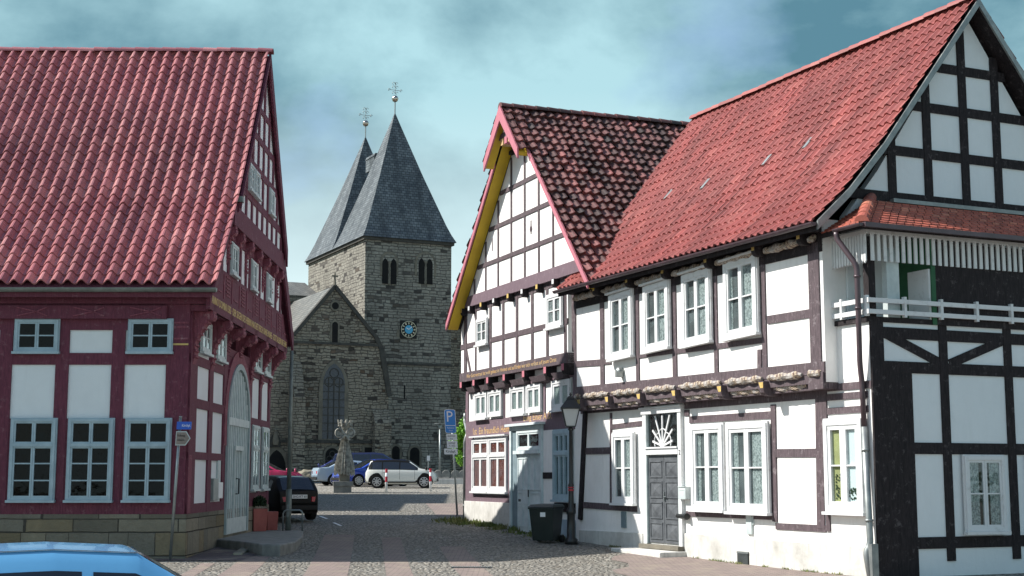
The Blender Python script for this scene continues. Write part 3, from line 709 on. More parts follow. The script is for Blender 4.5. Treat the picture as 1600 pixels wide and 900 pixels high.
st = MB(H1); st.box(du0 - .02, du1 + .02, .0, .22, dz0 - .12, dz0 - .02); door_step = st.build('door_sill', M['trim'], h1, bevel=.01)
st = MB(H1); st.box(du0 - .45, du1 + .1, .0, .75, dz0 - .45, dz0 - .13); st.build('door_step', M['white_old'], h1, bevel=.03)
# ---- the narrow bay past the gable: wall, ground floor window, open loggia with slatted frieze, hipped roof
by = MB(H1); lz0 = P1(1322, 500)[1]; lz1 = P1(1322, 372)[1] - .36; DEP = 5.2
by.box(uRg, uB, -.25, .0, zg, lz0 - .1); by.build('bay_wall', M['white'], h1)
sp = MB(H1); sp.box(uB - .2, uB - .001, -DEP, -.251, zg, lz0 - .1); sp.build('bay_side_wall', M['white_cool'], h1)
S = Fac(*(H1((uB, 0, 0)).xy), *(-H1.n).xy)       # side wall plane, facing right
def PS(x, y, d=0): return S.p(x, y, d)
tm = MB(S)      # side timbering, darker than the front: its shade is put into the colour
for u, wd in ((.14, .3), (1.75, .2), (3.4, .2), (5.0, .25)): tm.box(u - wd / 2, u + wd / 2, -.02, .03, zg + .6, lz0 - .1)
for z in (lz0 - .3, PS(1390, 573)[1], PS(1390, 700)[1], .35): tm.box(0, DEP, -.02, .026, z - .11, z + .11)
tm.box(0.001, .95, -.02, .022, zg, PS(1390, 573)[1]); tm.beam(.3, lz0 - .3, 1.7, PS(1390, 573)[1] + .1, .18, -.02, .024)
tm.beam(3.4, lz0 - .3, 1.9, PS(1390, 573)[1] + .1, .18, -.02, .024); tm.build('side_timber_frame', M['dark'], h1)
window(S, h1, 2.1, 3.1, .55, 2.0, .02, room='room', mat='winwhite')
window(S, h1, 3.75, 4.7, .55, 2.0, .02, room='room', mat='winwhite')
bt = MB(H1)
bt.box(uRg, uB, 0, .025, P1(1320, 604)[1] - .07, P1(1320, 604)[1] + .07)
for y in (619, 641): z = P1(1320, y)[1]; bt.box(uRg, uB - .12, 0, .025, z - .065, z + .065)
bt.box(uRg - .02, uRg + .1, .0, .03, P1(1290, 830)[1], P1(1290, 610)[1]); bt.box(uRg + .0, uRg + .1, 0, .03, P1(1320, 604)[1], lz0 - .1)
bt.build('bay_timber_frame', M['mauve'], h1)
wy = w1(1297, 655, 1352, 800, .0, fw=.11, leaf=.09, proud=.09, room='yroom', curtain=None)
wy['label'] = 'window showing a yellow room and potted plants'
pt = MB(H1); rr = random.Random(5)
a = P1(1300, 800); zz = a[1] + .2
for k in range(110):
    u = a[0] + .22 + rr.random() * .75; z = zz + .02 + rr.random() * (.5 if u < a[0] + .55 else .22); s = .025
    pt.add([(u, .048, z), (u + s, .049, z + s), (u, .0485, z + 2 * s), (u - s, .048, z + s)], [(0, 1, 2, 3)])
pt.build('potted_plant', M['leafdark'], wy, recalc=False); b = P1(1352, 700); MB(H1).box((a[0] + b[0]) / 2 + .06, b[0] - .2, .036, .04, zz, zz + 1.55).build('pale_interior_panel', M['pure_white'], wy)  # flat white panel added for the pale right half of the interior
# loggia
lg = MB(H1); lg.box(uRg - .05, uB + .05, -1.6, -1.5, lz0 - .1, lz1 + .4); lg.build('loggia_back_wall', M['green'], h1)
lg = MB(H1); lg.box(uRg + .9, uRg + 1.5, -1.499, -1.45, lz0, lz1 - .25); lg.build('loggia_door', M['winwhite'], h1)
lg = MB(H1); lg.box(uRg - .05, uB + .03, -1.5, .06, lz0 - .1, lz0); lg.box(uB - .15, uB + .05, -DEP, -1.6, lz0 - .1, lz1 + .3); lg.build('loggia_floor', M['dark'], h1)
for q, m_ in (((uRg, uRg + .2, -.12, .02, lz0 + .001, lz1 + .3), 'dark'), ((uB - .16, uB, -.16, .0, lz0 + .001, lz1 + .3), 'dark'), ((uB - .15, uB - .01, -.75, -.45, lz0 + .001, lz1 + .1), 'wingrey'), ((uRg + .02, uRg + .22, .021, .04, lz0 + .002, lz1), 'wingrey')):
    MB(H1).box(*q).build('loggia_post', M[m_], h1)
rl = MB(H1)
for z in (lz0 + .04, lz0 + .26):
    rl.box(uRg, uB + .12, .06, .12, z, z + .09)
    rl.box(uB + .06, uB + .12, -DEP, .059, z + .002, z + .088)
for u in (uRg + .03, (uRg + uB) / 2, uB + .0): rl.box(u, u + .06, .05, .13, lz0 + .0, lz0 + .4)
for d in (-.8, -1.7, -2.6, -3.5, -4.4): rl.box(uB + .05, uB + .13, d, d + .06, lz0 + .0, lz0 + .4)
rl.build('loggia_railing', M['winwhite'], h1)
sl_ = MB(H1); n = 18; sh = .52
for i in range(n):
    u = uRg + .02 + (uB - uRg - .05) * i / (n - 1); sl_.box(u, u + .065, .05, .08, lz1 - sh + .34, lz1 + .34); sl_.prism([(u, lz1 - sh + .341), (u + .065, lz1 - sh + .341), (u + .0325, lz1 - sh + .29)], .05, .08)
for i in range(34):
    d = -.1 - i * .15; sl_.box(uB + .05, uB + .08, d, d + .075, lz1 - sh + .34, lz1 + .34)
sl_.box(uRg, uB + .09, .04, .09, lz1 + .341, lz1 + .42); sl_.box(uB + .04, uB + .09, -DEP, .039, lz1 + .342, lz1 + .419)
sl_.build('slatted_frieze', M['winwhite'], h1)
# bay roof: hip between a front slope and a side slope, both rising to the gable wall
bz = lz1 + .46; ug = U1 - .3; run = uB + .35 - ug; hz = bz + run * .62
rfm = MB(H1)
c0 = (uB + .35, .4, bz); c1 = (ug, .4, bz); c2 = (uB + .35, -DEP, bz); ap = (ug, .4 - run, hz); ap2 = (ug, -DEP, hz)
rfm.add([c0, c1, ap, (c0[0], c0[1], bz - .1), (c1[0], c1[1], bz - .1), (ap[0], ap[1], hz - .1)], [(0, 1, 2), (3, 5, 4), (0, 3, 4, 1)])
rfm.add([c0, ap, ap2, c2, (c0[0], c0[1], bz - .1), (ap[0], ap[1], hz - .1), (ap2[0], ap2[1], hz - .1), (c2[0], c2[1], bz - .1)], [(0, 1, 2, 3), (4, 7, 6, 5), (0, 3, 7, 4)])
rfm.build('bay_roof_deck', M['dark'], h1)
ft = MB(H1)
def flat_rows(mb, eL, eR, tL, tR, rows, tw, lift=.03):     # plain tiles as lapped courses with cut ends
    rnd = random.Random(11)
    for j in range(rows):
        a = j / rows; b = min(1, (j + 1.08) / rows)
        def pt(t, s): return (Vector(eL).lerp(Vector(tL), s)).lerp(Vector(eR).lerp(Vector(tR), s), t)
        wid = (pt(1, a) - pt(0, a)).length; n = max(1, int(wid / tw))
        for i in range(n):
            t0, t1 = i / n, (i + 1) / n; jz_ = rnd.uniform(0, .012); g = .04 / n
            p = [pt(t0 + g, a), pt((t0 + t1) / 2, a) , pt(t1 - g, a), pt(t1 - g, b), pt(t0 + g, b)]
            up_ = Vector((0, 0, 1)); dn = (p[0] - p[4]).normalized() * .03
            q = [p[0] + up_ * (lift + jz_), p[1] + up_ * (lift + jz_) + dn, p[2] + up_ * (lift + jz_), p[3] + up_ * .008, p[4] + up_ * .008]
            lo_ = [v - up_ * (lift) for v in q[:3]]
            mb.add(q + lo_, [(0, 1, 2, 3, 4), (0, 5, 6, 1), (1, 6, 7, 2)], [(i + .5, j + .5)] * 8)
flat_rows(ft, c1, c0, (ap[0], ap[1], ap[2]), (ap[0] + .001, ap[1], ap[2]), 15, .17)
flat_rows(ft, c0, c2, ap, ap2, 11, .2)
ft.build('bay_roof_tiles', M['tileflat'], h1, recalc=False)
ridge_caps('hip_tiles', h1, H1(c0) + Z * .05, H1(ap) + Z * .05, .12, M['tileflat'], .33)
gutter('gutter', h1, H1, ug + .5, uB + .42, .46, bz - .0, .06, 'brown_metal'); 
mb = MB(H1); mb.box(uB + .36, uB + .46, -DEP, .40, bz - .07, bz + .02); mb.build('side_gutter', M['brown_metal'], h1)
# lead flashing and the timbered gable above the bay roof
gb = MB(S); off = (ug - uB)
gd = U1 - .35 - uB
gb.box(1.35, 9, off - .02, off + .12, hz - .02, hz + .06); gb.build('lead_flashing', M['zinc'], h1)
gt = MB(S)
def gtop(s):      # underside of the roof at distance s behind the facade (side plane u)
    r = s + .72
    if r > RD: r = 2 * RD - r
    for (r0, z0), (r1, z1) in zip(prof1, prof1[1:]):
        if r <= r1: return EZ + z0 + (z1 - z0) * (r - r0) / (r1 - r0) - .25
    return EZ
for s in (1.45, 2.4, 3.4, 4.3, 5.3, 6.4, 7.3): gt.box(s - .1, s + .1, gd - .02, gd + .04, hz - .2, gtop(s))
for z in (hz + .12, hz + 1.1, hz + 2.1, hz + 3.0):
    ss = [k * .05 for k in range(0, 180) if gtop(k * .05) > z]
    if ss: gt.box(ss[0], ss[-1], gd - .02, gd + .034, z - .1, z + .1)
gt.build('gable_timber_frame', M['dark'], h1)  # near-black like the side wall, the shade of this end painted in
# downpipe
def pipe(name, parent, pts, r, mat, T=None):
    mb = MB(T)
    out = []
    P = [Vector(p) for p in pts]
    for i, p in enumerate(P):
        if 0 < i < len(P) - 1:
            a = (P[i - 1] - p); b = (P[i + 1] - p); l = min(.12, a.length / 2, b.length / 2)
            for t in (0, .25, .5, .75, 1):
                q0 = p + a.normalized() * l; q1 = p + b.normalized() * l
                out.append(q0 * (1 - t) ** 2 + p * 2 * t * (1 - t) + q1 * t * t)
        else: out.append(p)
    mb.tube(out, r, 10)
    for i in range(len(P) - 1):
        a, b = P[i], P[i + 1]
        if (b - a).length > 1:
            for t in (.2, .8):
                c = a.lerp(b, t); q = (b - a).normalized(); mb.tube([c - q * .02, c + q * .02], r * 1.25, 10)
    return mb.build(name, M[mat], parent, smooth=True)
pu = uB - .12; pz = P1(1357, 667)[1]
pipe('downpipe', h1, [(uB - .35, .46, bz - .06), (uB - .35, .44, bz - .2), (pu + .1, .25, bz - .75), (pu + .06, .22, lz0 - .05), (pu - .02, .16, P1(1355, 590)[1] + .25), (pu - .06, .09, P1(1355, 600)[1]), (pu - .04, .09, pz)], .055, 'brown_metal', H1)
pipe('downpipe', h1, [(pu - .04, .09, pz), (pu + .06, .12, .35), (pu + .03, .2, .2), (pu + .12, .13, zg)], .065, 'zinc', H1)
mb = MB(H1); mb.box(uB - .02, uB + .08, .05, .2, zg, .36); mb.build('meter_box', M['zinc'], h1)
# loose fittings on the wall
a = P1(1074, 769); mbx = MB(H1); mbx.box(a[0] - .16, a[0] + .14, .0, .14, a[1] - .16, a[1] + .12); mbx.prism([(a[0] - .16, a[1] + .121), (a[0] + .14, a[1] + .121), (a[0] + .14, a[1] + .135), (a[0] - .16, a[1] + .135)], 0, .16); mbx.box(a[0] - .1, a[0] + .08, .141, .146, a[1] + .04, a[1] + .06)
mb_ = mbx.build('mailbox', M['wingrey'], None, bevel=.008); tag(mb_, 'light grey metal letterbox mounted right of the carved grey door', 'letterbox')
a = P1(1066, 806); vp = MB(H1); vp.tube([(a[0] - .1, .06, a[1]), (a[0] + .36, .10, a[1] - .005)], .055, 12); vp.tube([(a[0] + .3, .095, a[1] - .004), (a[0] + .38, .103, a[1] - .005)], .075, 12)
tag(vp.build('vent_pipe', M['black_metal'], None), 'short black flue pipe lying along the white wall under the letterbox', 'pipe')
a = P1(1173, 820); vb = MB(H1); vb.box(a[0] - .11, a[0] + .1, .0, .05, a[1] - .2, a[1] + .22); vb.box(a[0] + .1, a[0] + .14, 0, .03, a[1] - .0, a[1] + .2)
tag(vb.build('cover_plate', M['wingrey'], None, bevel=.005), 'grey metal cover plate on the wall under the double window', 'cover plate')
a = P1(976, 812); vb = MB(H1); vb.box(a[0] - .12, a[0] + .1, .0, .04, a[1] - .2, a[1] + .2)
tag(vb.build('cover_plate', M['revealblue'], None, bevel=.005), 'blue grey metal flap on the shaded base left of the carved door', 'cover plate')
a = P1(972, 581, J); li = MB(H1); li.lathe([(.0, 0), (.1, 0), (.12, .05), (.1, .14), (.05, .18)], (a[0] + .02, J, a[1]), 14, axis='y'); li.box(a[0] + .0, a[0] + .12, J + .05, J + .2, a[1] - .14, a[1] - .02)
tag(li.build('wall_lamp', M['zinc'], None, smooth=False), 'small round grey lamp on the white panel below the first upper window', 'lamp')
g_ = H1((P1(1162, 876)[0], .05, 0)); a = P1(1162, 876, .05); gr = MB(H1)
gr.box(a[0] - .22, a[0] + .2, .046, .06, a[1] - .2, a[1] + .19); cg = gr.build('cellar_grate', M['black'], None); tag(cg, 'black barred cellar grate at the foot of the white plinth', 'grate')
gr = MB(H1)
for i in range(12): gr.box(a[0] - .21 + i * .034, a[0] - .2 + i * .034, .06, .075, a[1] - .19, a[1] + .18)
gr.box(a[0] - .22, a[0] + .2, .06, .08, a[1] + .15, a[1] + .19); gr.build('bars', M['grey_metal'], cg)
a = P1(1067, 707); text('2', .16, lambda u, v, d: H1((a[0] + u, .092 + d, a[1] + v)), M['black'], 'house_number', h1)

# ================================================================== HOUSE 2: tall gabled house with the yellow soffit
ANG2 = math.atan(890 / 2219.8)
H2 = Fac(1.66, 38.05, math.sin(ANG2), -math.cos(ANG2))
def P2(x, y, d=0): return H2.p(x, y, d)
h2 = thing('gabled_house', H2((-4, 0, gz(42))), 'tall white gabled half-timbered house with yellow soffit and mossy dark tiled roof', 'house')
J2, G2, V2 = .20, .28, .72
uA, uZ = P2(729, 720)[0], P2(899, 700)[0]
zf1 = (P2(725, 597, J2)[1] + P2(896, 566, J2)[1]) / 2      # underside of first jetty beam
zf2 = (P2(722, 487, G2)[1] + P2(889, 428, G2)[1]) / 2      # underside of gable beam
lo = P2(697, 508, V2); hl = P2(757, 246, V2 + .3); tp = P2(780, 167, V2 + .3)
uc = tp[0] + .05; RZ = tp[1] - .12; ZE = lo[1]; HWL = uc - lo[0]; HWR = 5.3; SLL = (RZ - ZE) / HWL; SLR = (RZ - ZE) / HWR; HU = uc - hl[0]
roofz = lambda u, dz=0: RZ - (uc - u) * SLL + dz if u < uc else RZ - (u - uc) * SLR + dz
hwid = lambda z, dz: ((RZ + dz - z) / SLL, (RZ + dz - z) / SLR)
mb = MB(H2); mb.box(uA, uZ, -.3, 0, -.5, zf1 + .02); mb.build('ground_floor_wall', M['white'], h2)
mb = MB(H2); mb.box(uA, uZ, -.31, J2, zf1 + .02, zf2 + .1); mb.build('upper_wall', M['white'], h2)
g0 = zf2 + .1
mb = MB(H2)
def tri(u0, u1, z, dz): return [(uc - hwid(z, dz)[0], z), (uc + hwid(z, dz)[1], z), (uc, RZ + dz)]
mb.prism(tri(-99, 99, g0, -.12), -.3, G2); mb.build('gable_wall', M['white'], h2)
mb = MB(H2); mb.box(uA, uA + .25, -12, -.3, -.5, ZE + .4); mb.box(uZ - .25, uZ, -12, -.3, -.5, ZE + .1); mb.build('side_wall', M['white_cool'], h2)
# roof: two slopes of pantiles, a deck with a yellow soffit
DB2 = 12.5
for sg in (-1, 1):
    HW, SL = (HWR, SLR) if sg > 0 else (HWL, SLL)
    e = H2((uc + sg * HW, 0, ZE)) ; A = -H2.n; B = -H2.u * sg
    p0 = H2((uc + sg * HW, V2, ZE + .06)); k = 5 if sg > 0 else 4
    tiles('roof_tiles', h2, p0, A, B, [(0, 0), (HW, RZ - ZE)], DB2 + V2, .26, .34, .07, .06, M['tile2'], k, .03)
    dk = MB(H2); th = .12
    n = Vector((SL, 1)).normalized()
    o = (uc + sg * HW, ZE); t = (uc, RZ)
    dk.hexa([(o[0], V2 - .06, o[1] - th), (t[0], V2 - .06, t[1] - th), (t[0], -DB2, t[1] - th), (o[0], -DB2, o[1] - th), (o[0], V2 - .06, o[1]), (t[0], V2 - .06, t[1]), (t[0], -DB2, t[1]), (o[0], -DB2, o[1])])
    dk.build('roof_deck', M['dark'], h2)
    yb = MB(H2)
    yb.hexa([(o[0], V2 - .062, o[1] - th - .03), (t[0] + sg * .2, V2 - .062, t[1] - .2 * SL - th - .03), (t[0] + sg * .2, G2 + .03, t[1] - .2 * SL - th - .03), (o[0], G2 + .03, o[1] - th - .03),
             (o[0], V2 - .062, o[1] - th - .002), (t[0] + sg * .2, V2 - .062, t[1] - .2 * SL - th - .002), (t[0] + sg * .2, G2 + .03, t[1] - .2 * SL - th - .002), (o[0], G2 + .03, o[1] - th - .002)])
    yb.build('soffit', M['yellow'], h2)
    vb = MB(H2); hu = hl[0] if sg < 0 else uc - 1.35
    def vline(u, dz): return roofz(u, dz)
    a_, b_ = uc + sg * HW * 1.01, uc + sg * (uc - hu) * .98
    vb.hexa([(a_, V2 - .05, vline(a_, -.1)), (b_, V2 - .05, vline(b_, -.1)), (b_, V2, vline(b_, -.1)), (a_, V2, vline(a_, -.1)),
             (a_, V2 - .05, vline(a_, .1)), (b_, V2 - .05, vline(b_, .1)), (b_, V2, vline(b_, .1)), (a_, V2, vline(a_, .1))])
    vb.build('verge_board', M['pink'], h2)
    vb = MB(H2); a_ = uc + sg * (uc - hu) * 1.04; b_ = uc + sg * .0; D0, D1 = V2 + .27, V2 + .32
    vb.hexa([(a_, D0, vline(a_, -.2)), (b_, D0, vline(b_, -.3)), (b_, D1, vline(b_, -.3)), (a_, D1, vline(a_, -.2)),
             (a_, D0, vline(a_, .1)), (b_, D0, vline(b_, .16)), (b_, D1, vline(b_, .16)), (a_, D1, vline(a_, .1))])
    vb.build('hood_board', M['pink'], h2)
    yb = MB(H2); a_ = uc + sg * (uc - hu) * 1.02; b_ = uc + sg * .1
    yb.hexa([(a_, V2 + .001, vline(a_, -.14)), (b_, V2 + .001, vline(b_, -.14)), (b_, D0, vline(b_, -.14)), (a_, D0, vline(a_, -.14)),
             (a_, V2 + .001, vline(a_, -.02)), (b_, V2 + .001, vline(b_, -.02)), (b_, D0, vline(b_, -.02)), (a_, D0, vline(a_, -.02))])
    yb.build('hood_soffit', M['yellow'], h2)
    ps0 = H2((uc + sg * (uc - hu) * 1.06, V2 + .3, vline(uc + sg * (uc - hu) * 1.06, .1)))
    tiles('hood_tiles', h2, ps0, -H2.n, -H2.u * sg, [(0, 0), ((uc - hu) * 1.06, (uc - hu) * 1.06 * SL)], .5, .25, .34, .05, .04, M['tile2'], 4, .02)
ridge_caps('ridge_tiles', h2, H2((uc, V2 + .3, RZ + .1)), H2((uc, -DB2, RZ + .12)), .15, M['tile2'])
# gable timbering
gt = MB(H2)
def hb(z, wd, mbx, d, sub=.028, dz=-.2, slope=0):
    h = hwid(z, dz); mbx.box(uc - h[0], uc + h[1], d - .03, d + sub, z - wd / 2, z + wd / 2)
hz_ = [(P2(742, 420, G2)[1] + P2(865, 373, G2)[1]) / 2, (P2(760, 363, G2)[1] + P2(843, 323, G2)[1]) / 2, (P2(767, 310, G2)[1] + P2(827, 280, G2)[1]) / 2]
zt_ = (P2(782, 250, G2)[1] + P2(810, 235, G2)[1]) / 2
for z in hz_: hb(z, .13, gt, G2)
h = hwid(g0, -.2)
for x, y in ((742, 450), (759.5, 440), (779, 430), (799.5, 420), (820.5, 415), (842.5, 405), (865, 400)):
    u = P2(x, y, G2)[0]; top = min(roofz(u, -.22), zt_)
    gt.box(u - .055, u + .055, G2 - .03, G2 + .024, g0, top)
gt.build('gable_timber_frame', M['mauve'], h2)
bb = MB(H2); bb.box(uc - h[0] - .05, uc + h[1] + .05, -.3, G2 + .045, g0 - .08, g0 + .26); bb.build('gable_base_beam', M['mauve_smooth'], h2)
ob = MB(H2); hh_ = hwid(zt_, -.16)      # small jettied hood wall with painted ends
ob.box(uc - hh_[0], uc + hh_[1], G2 - .02, G2 + .12, zt_ - .06, zt_ + .06); ob.build('collar_beam', M['dark'], h2)
hz2 = zt_ + .3
ob = MB(H2); ob.prism(tri(-99, 99, hz2, -.16), G2 + .001, G2 + .5); ob.build('hood_wall', M['white'], h2)
hw2 = hwid(hz2, -.16)[1]
ob = MB(H2); ob.box(uc - hw2 - .05, uc + hw2 + .05, G2 + .1, G2 + .54, hz2 - .02, hz2 + .15)
ob.box(uc - .04, uc + .04, G2 + .5, G2 + .525, hz2, roofz(uc, -.3)); ob.build('hood_beam', M['mauve'], h2)
for u, m_ in ((uc - hw2 * .55, 'orange_letter'), (uc, 'pink'), (uc + hw2 * .55, 'orange_letter')):
    ob = MB(H2); ob.box(u - .1, u + .1, G2 + .05, G2 + .56, hz2 - .22, hz2 - .021); ob.build('hood_console', M[m_], h2)
for i, x in enumerate((726, 738, 756.5, 776.5, 799, 821, 844.5, 870)):      # pale painted beam ends under the gable
    u = P2(x, 468, G2)[0]; ob = MB(H2); console(ob, u, g0 - .081, J2 - .02, G2 + .12, .14, .24); c_o = ob.build('gable_console', M['dark'], h2)
    e_ = MB(H2); e_.box(u - .07, u + .07, G2 + .121, G2 + .126, g0 - .22, g0 - .09); e_.build('painted_end', M['winwhite' if i % 2 else 'gold'], c_o)
# slits in the gable
for x, y in ((769.5, 382), (830, 355)):
    q = P2(x, y, G2); ob = MB(H2); ob.box(q[0] - .03, q[0] + .03, G2, G2 + .012, q[1] - .2, q[1] + .2)
    if x > 800: ob.lathe([(.09, 0), (.09, .015)], (q[0], G2, q[1] - .05), 10, axis='y')
    ob.build('wall_anchor', M['mauve'], h2)
# upper floor timbering
ut = MB(H2); zu0, zu1 = zf1 + .28, g0 - .09
zm = (P2(728, 541, J2)[1] + P2(896, 500, J2)[1]) / 2
ut.box(uA, uZ, J2 - .03, J2 + .022, zm - .08, zm + .08); ut.box(uA, uZ, J2 - .03, J2 + .02, zu1 - .16, zu1)
posts = [(728, .24), (744, .1), (767, .16), (787, .15), (808.5, .16), (832.5, .16), (856, .14), (884, .14), (897, .16)]
for x, wd in posts:
    u = P2(x, 530, J2)[0]; ut.box(u - wd / 2, u + wd / 2, J2 - .03, J2 + .028, zu0, zu1)
a = P2(729, 545, J2); b = P2(737, 588, J2); ut.beam(a[0], a[1], b[0], b[1], .12, J2 - .02, J2 + .026)
ut.build('upper_timber_frame', M['mauve'], h2)
ib = MB(H2); ib.box(uA - .02, uZ, -.3, J2 + .05, zf1, zf1 + .29); ibo = ib.build('inscription_beam', M['mauve'], h2)
txt = 'Wer Gott vertraut hat wohl gebaut im Himmel und auf Erden wer sich verlässt auf Jesum Christ'
Lb = uZ - uA - .3
text(txt, .17, lambda u, v, d: H2(((uA + uZ) / 2 + u, J2 + .052 + d, zf1 + .15 + v)), M['orange_letter'], 'inscription', ibo, .003, Lb / 7.6)
for i, x in enumerate((726, 746, 767.5, 793.5, 824, 858, 886)):
    u = P2(x, 585, J2)[0]; ob = MB(H2); console(ob, u, zf1 - .002, -.02, J2 + .13, .17, .30); c_o = ob.build('jetty_console', M['dark'], h2)
    MB(H2).box(u - .085, u + .085, J2 + .131, J2 + .137, zf1 - .19, zf1 - .01).build('painted_end', M['red' if i < 0 else 'pink'], c_o)
    if i < 6:
        u2 = P2((746, 767.5, 793.5, 824, 858, 886)[i], 585, J2)[0]; ob = MB(H2); ob.hexa([(u + .25, .0, zf1 - .42), (u2 - .25, .0, zf1 - .42), (u2 - .3, .18, zf1 - .36), (u + .3, .18, zf1 - .36), (u + .2, 0, zf1 - .22), (u2 - .2, 0, zf1 - .22), (u2 - .2, .24, zf1 - .2), (u + .2, .24, zf1 - .2)])
        ob.build('carved_infill', M['mauve'], h2)
def w2(x0, yt, x1, yb, d, t=0.0, **k):
    a = P2(x0, yb, d); c = P2(x0, yt, d); b = P2(x1, yt, d)
    return window(H2, h2, a[0], b[0], a[1], c[1], d, **k)
w2(747, 501, 764, 540, J2 + .02, fw=.08, leaf=.05, room='room', cgap=.3)
w2(857, 463, 881, 514, J2 + .02, fw=.09, leaf=.06, room='room', cgap=.3)
# ground floor: mauve boarded timber bands, mezzanine windows, lower windows and door
zb0 = P2(760, 778)[1]; zb1 = P2(760, 668)[1]
zmz0 = (P2(745, 655)[1] + P2(850, 646)[1]) / 2; zmz1 = zf1 - .36
gb = MB(H2); uS = P2(867, 700)[0]
gb.box(uA, uZ, 0, .03, zmz0 - .52, zmz0 - .03); gb.box(uA, uZ, 0, .028, zmz1 + .0, zf1 - .36 + .12)
for x, wd in ((731, .22), (789.0, .06), (799, .08), (852, .12), (864, .12), (898, .1)):
    u = P2(x, 640)[0]; gb.box(u - wd / 2, u + wd / 2, 0, .034, zmz0 - .03, zmz1)
u0_, u1_ = P2(730, 720)[0], P2(740.5, 720)[0]; gb.box(uA, u1_, 0, .032, zb0, zmz0 - .5); u0_ = P2(795, 720)[0]; u1_ = P2(800.5, 720)[0]; gb.box(u0_, u1_, 0, .032, zb0, zmz0 - .5)
gb.box(uA, P2(801, 780)[0], 0, .03, P2(760, 784)[1], zb0 + .1); gb.build('ground_timber_frame', M['mauve_smooth'], h2)
for n_, (x0, x1) in enumerate(((745, 765), (766, 788), (800.5, 824.5), (826, 850), (866, 896))):
    a = P2(x0, 640)[0]; b = P2(x1, 640)[0]
    window(H2, h2, a + .03, b - .03, zmz0 + .03, zmz1 - .04, .01, fw=.09, leaf=.07, rows=1, curtain='curtain_deco', room='room', cgap=.02, proud=.07, cas=False, sill=n_ in (0, 2, 4))
a0, b0 = P2(741, 720)[0], P2(767, 720)[0]; b1 = P2(795, 720)[0]; zt = P2(767, 684)[1]; zb = P2(767, 768)[1]
for a, b in ((a0, b0 - .01), (b0 + .01, b1)): window(H2, h2, a, b, zb, zt, .01, fw=.09, leaf=.07, rows=1, transom=.68, curtain='curtain_red', room='room', cgap=.04, cas=False, hood=True)
# shop window in shade
a, b = P2(870, 700)[0], uZ - .12; zt = P2(885, 672)[1]; zb = P2(885, 781)[1]
window(H2, h2, a, b, zb, zt, .02, cols=3, fw=.1, rows=1, transom=.68, mat='winblue', curtain=None, room='room', proud=.09)
# door
du0, du1 = P2(800.5, 740)[0], P2(851, 740)[0]; dzt = P2(826, 672)[1]; dzb = gz(40.5) + .02
db = MB(H2); db.box(du0, du0 + .13, 0, .10, dzb, dzt); db.box(du1 - .13, du1, 0, .10, dzb, dzt); db.box(du0, du1, 0, .101, dzt + .001, dzt + .12); db.box(du0 - .1, du1 + .12, 0, .22, dzt + .125, dzt + .2)
dr2 = db.build('door_surround', M['doorwhite'], h2, bevel=.006)
i0, i1 = du0 + .13, du1 - .13
MB(H2).box(i0, i0 + .42, .001, .05, dzb, dzt).build('door_reveal', M['revealblue'], dr2)
i0 += .42; dl = P2(832, 709)[1]; leaf2 = MB(H2); mid = (i0 + i1) / 2
leaf2.box(i0, i1, .001, .06, dzb, dl)
for l, r in ((i0 + .03, mid - .02), (mid + .02, i1 - .03)):
    ww = (r - l)
    for (z0, z1, nn) in ((dzb + .15, dzb + .72, 2), (dzb + .8, dzb + 1.12, 1), (dzb + 1.2, dl - .12, 2)):
        for k in range(nn):
            x0 = l + .03 + k * (ww - .03) / nn; x1 = l + (k + 1) * (ww - .03) / nn
            for q in ((x0, x1, z0, z0 + .02), (x0, x1, z1 - .02, z1), (x0, x0 + .02, z0 + .021, z1 - .021), (x1 - .02, x1, z0 + .021, z1 - .021)): leaf2.box(q[0], q[1], .0605, .078, q[2], q[3])
leaf2.box(mid - .012, mid + .012, .0605, .082, dzb + .02, dl - .02)
lf2 = leaf2.build('door_leaf', M['doorwhite'], dr2)
hb_ = MB(H2); hb_.box(mid + .02, mid + .05, .083, .11, dzb + 1.0, dzb + 1.2); hb_.box(i0 + .08, i0 + .26, .061, .068, dzb + .86, dzb + .93); hb_.build('handle', M['black_metal'], lf2)
MB(H2).box(i0 - .12, i1 + .02, .0, .16, dl + .001, dl + .10).build('door_cornice', M['doorwhite'], dr2)
tw_ = window(H2, dr2, i0, i1, dl + .11, dzt - .02, .001, fw=.06, leaf=.05, rows=1, mat='doorwhite', curtain=None, proud=.07, sill=False, cas=False)
tw_.name = 'transom_window'
# white panel right of the door, base
wp = MB(H2); wp.box(du1 + .001, P2(868.5, 700)[0], 0, .04, dzb - .2, zmz0 - .5); 
wp.build('render_panel', M['white'], h2)
wb = MB(H2); wb.box(P2(851, 760)[0], P2(869, 760)[0], .041, .06, P2(860, 748)[1], P2(860, 738)[1]); wb.build('dark_rail', M['dark'], h2); wb = MB(H2); wb.box(P2(869, 790)[0], uZ, .0, .06, P2(885, 800)[1], P2(885, 786)[1]); wb.build('dark_rail', M['dark'], h2)
wb = MB(H2); wb.box(P2(869, 790)[0], uZ, .0, .05, -.5, P2(885, 812)[1]); wb.build('plinth', M['blue_base'], h2)
wb = MB(H2); wb.box(uA - .03, du0 - .001, .0, .07, -.5, P2(760, 784)[1]); wb.build('plinth', M['white_old'], h2, bevel=.01)
def words(fac, s, size, x0, x1, y, d, mat, parent, P):
    a = P(x0, y, d)[0]; b = P(x1, y, d)[0]
    cu = bpy.data.curves.new('t', 'FONT'); cu.body = s; cu.size = size; o = bpy.data.objects.new('t', cu); COL.objects.link(o); bpy.context.view_layer.update(); wd = max(.01, o.dimensions.x); bpy.data.objects.remove(o)
    z = P((x0 + x1) / 2, y, d)[1]
    return text(s, size, lambda u, v, q: fac(((a + b) / 2 + u, d + q, z + v)), M[mat], 'inscription', parent, .003, (b - a) / wd)
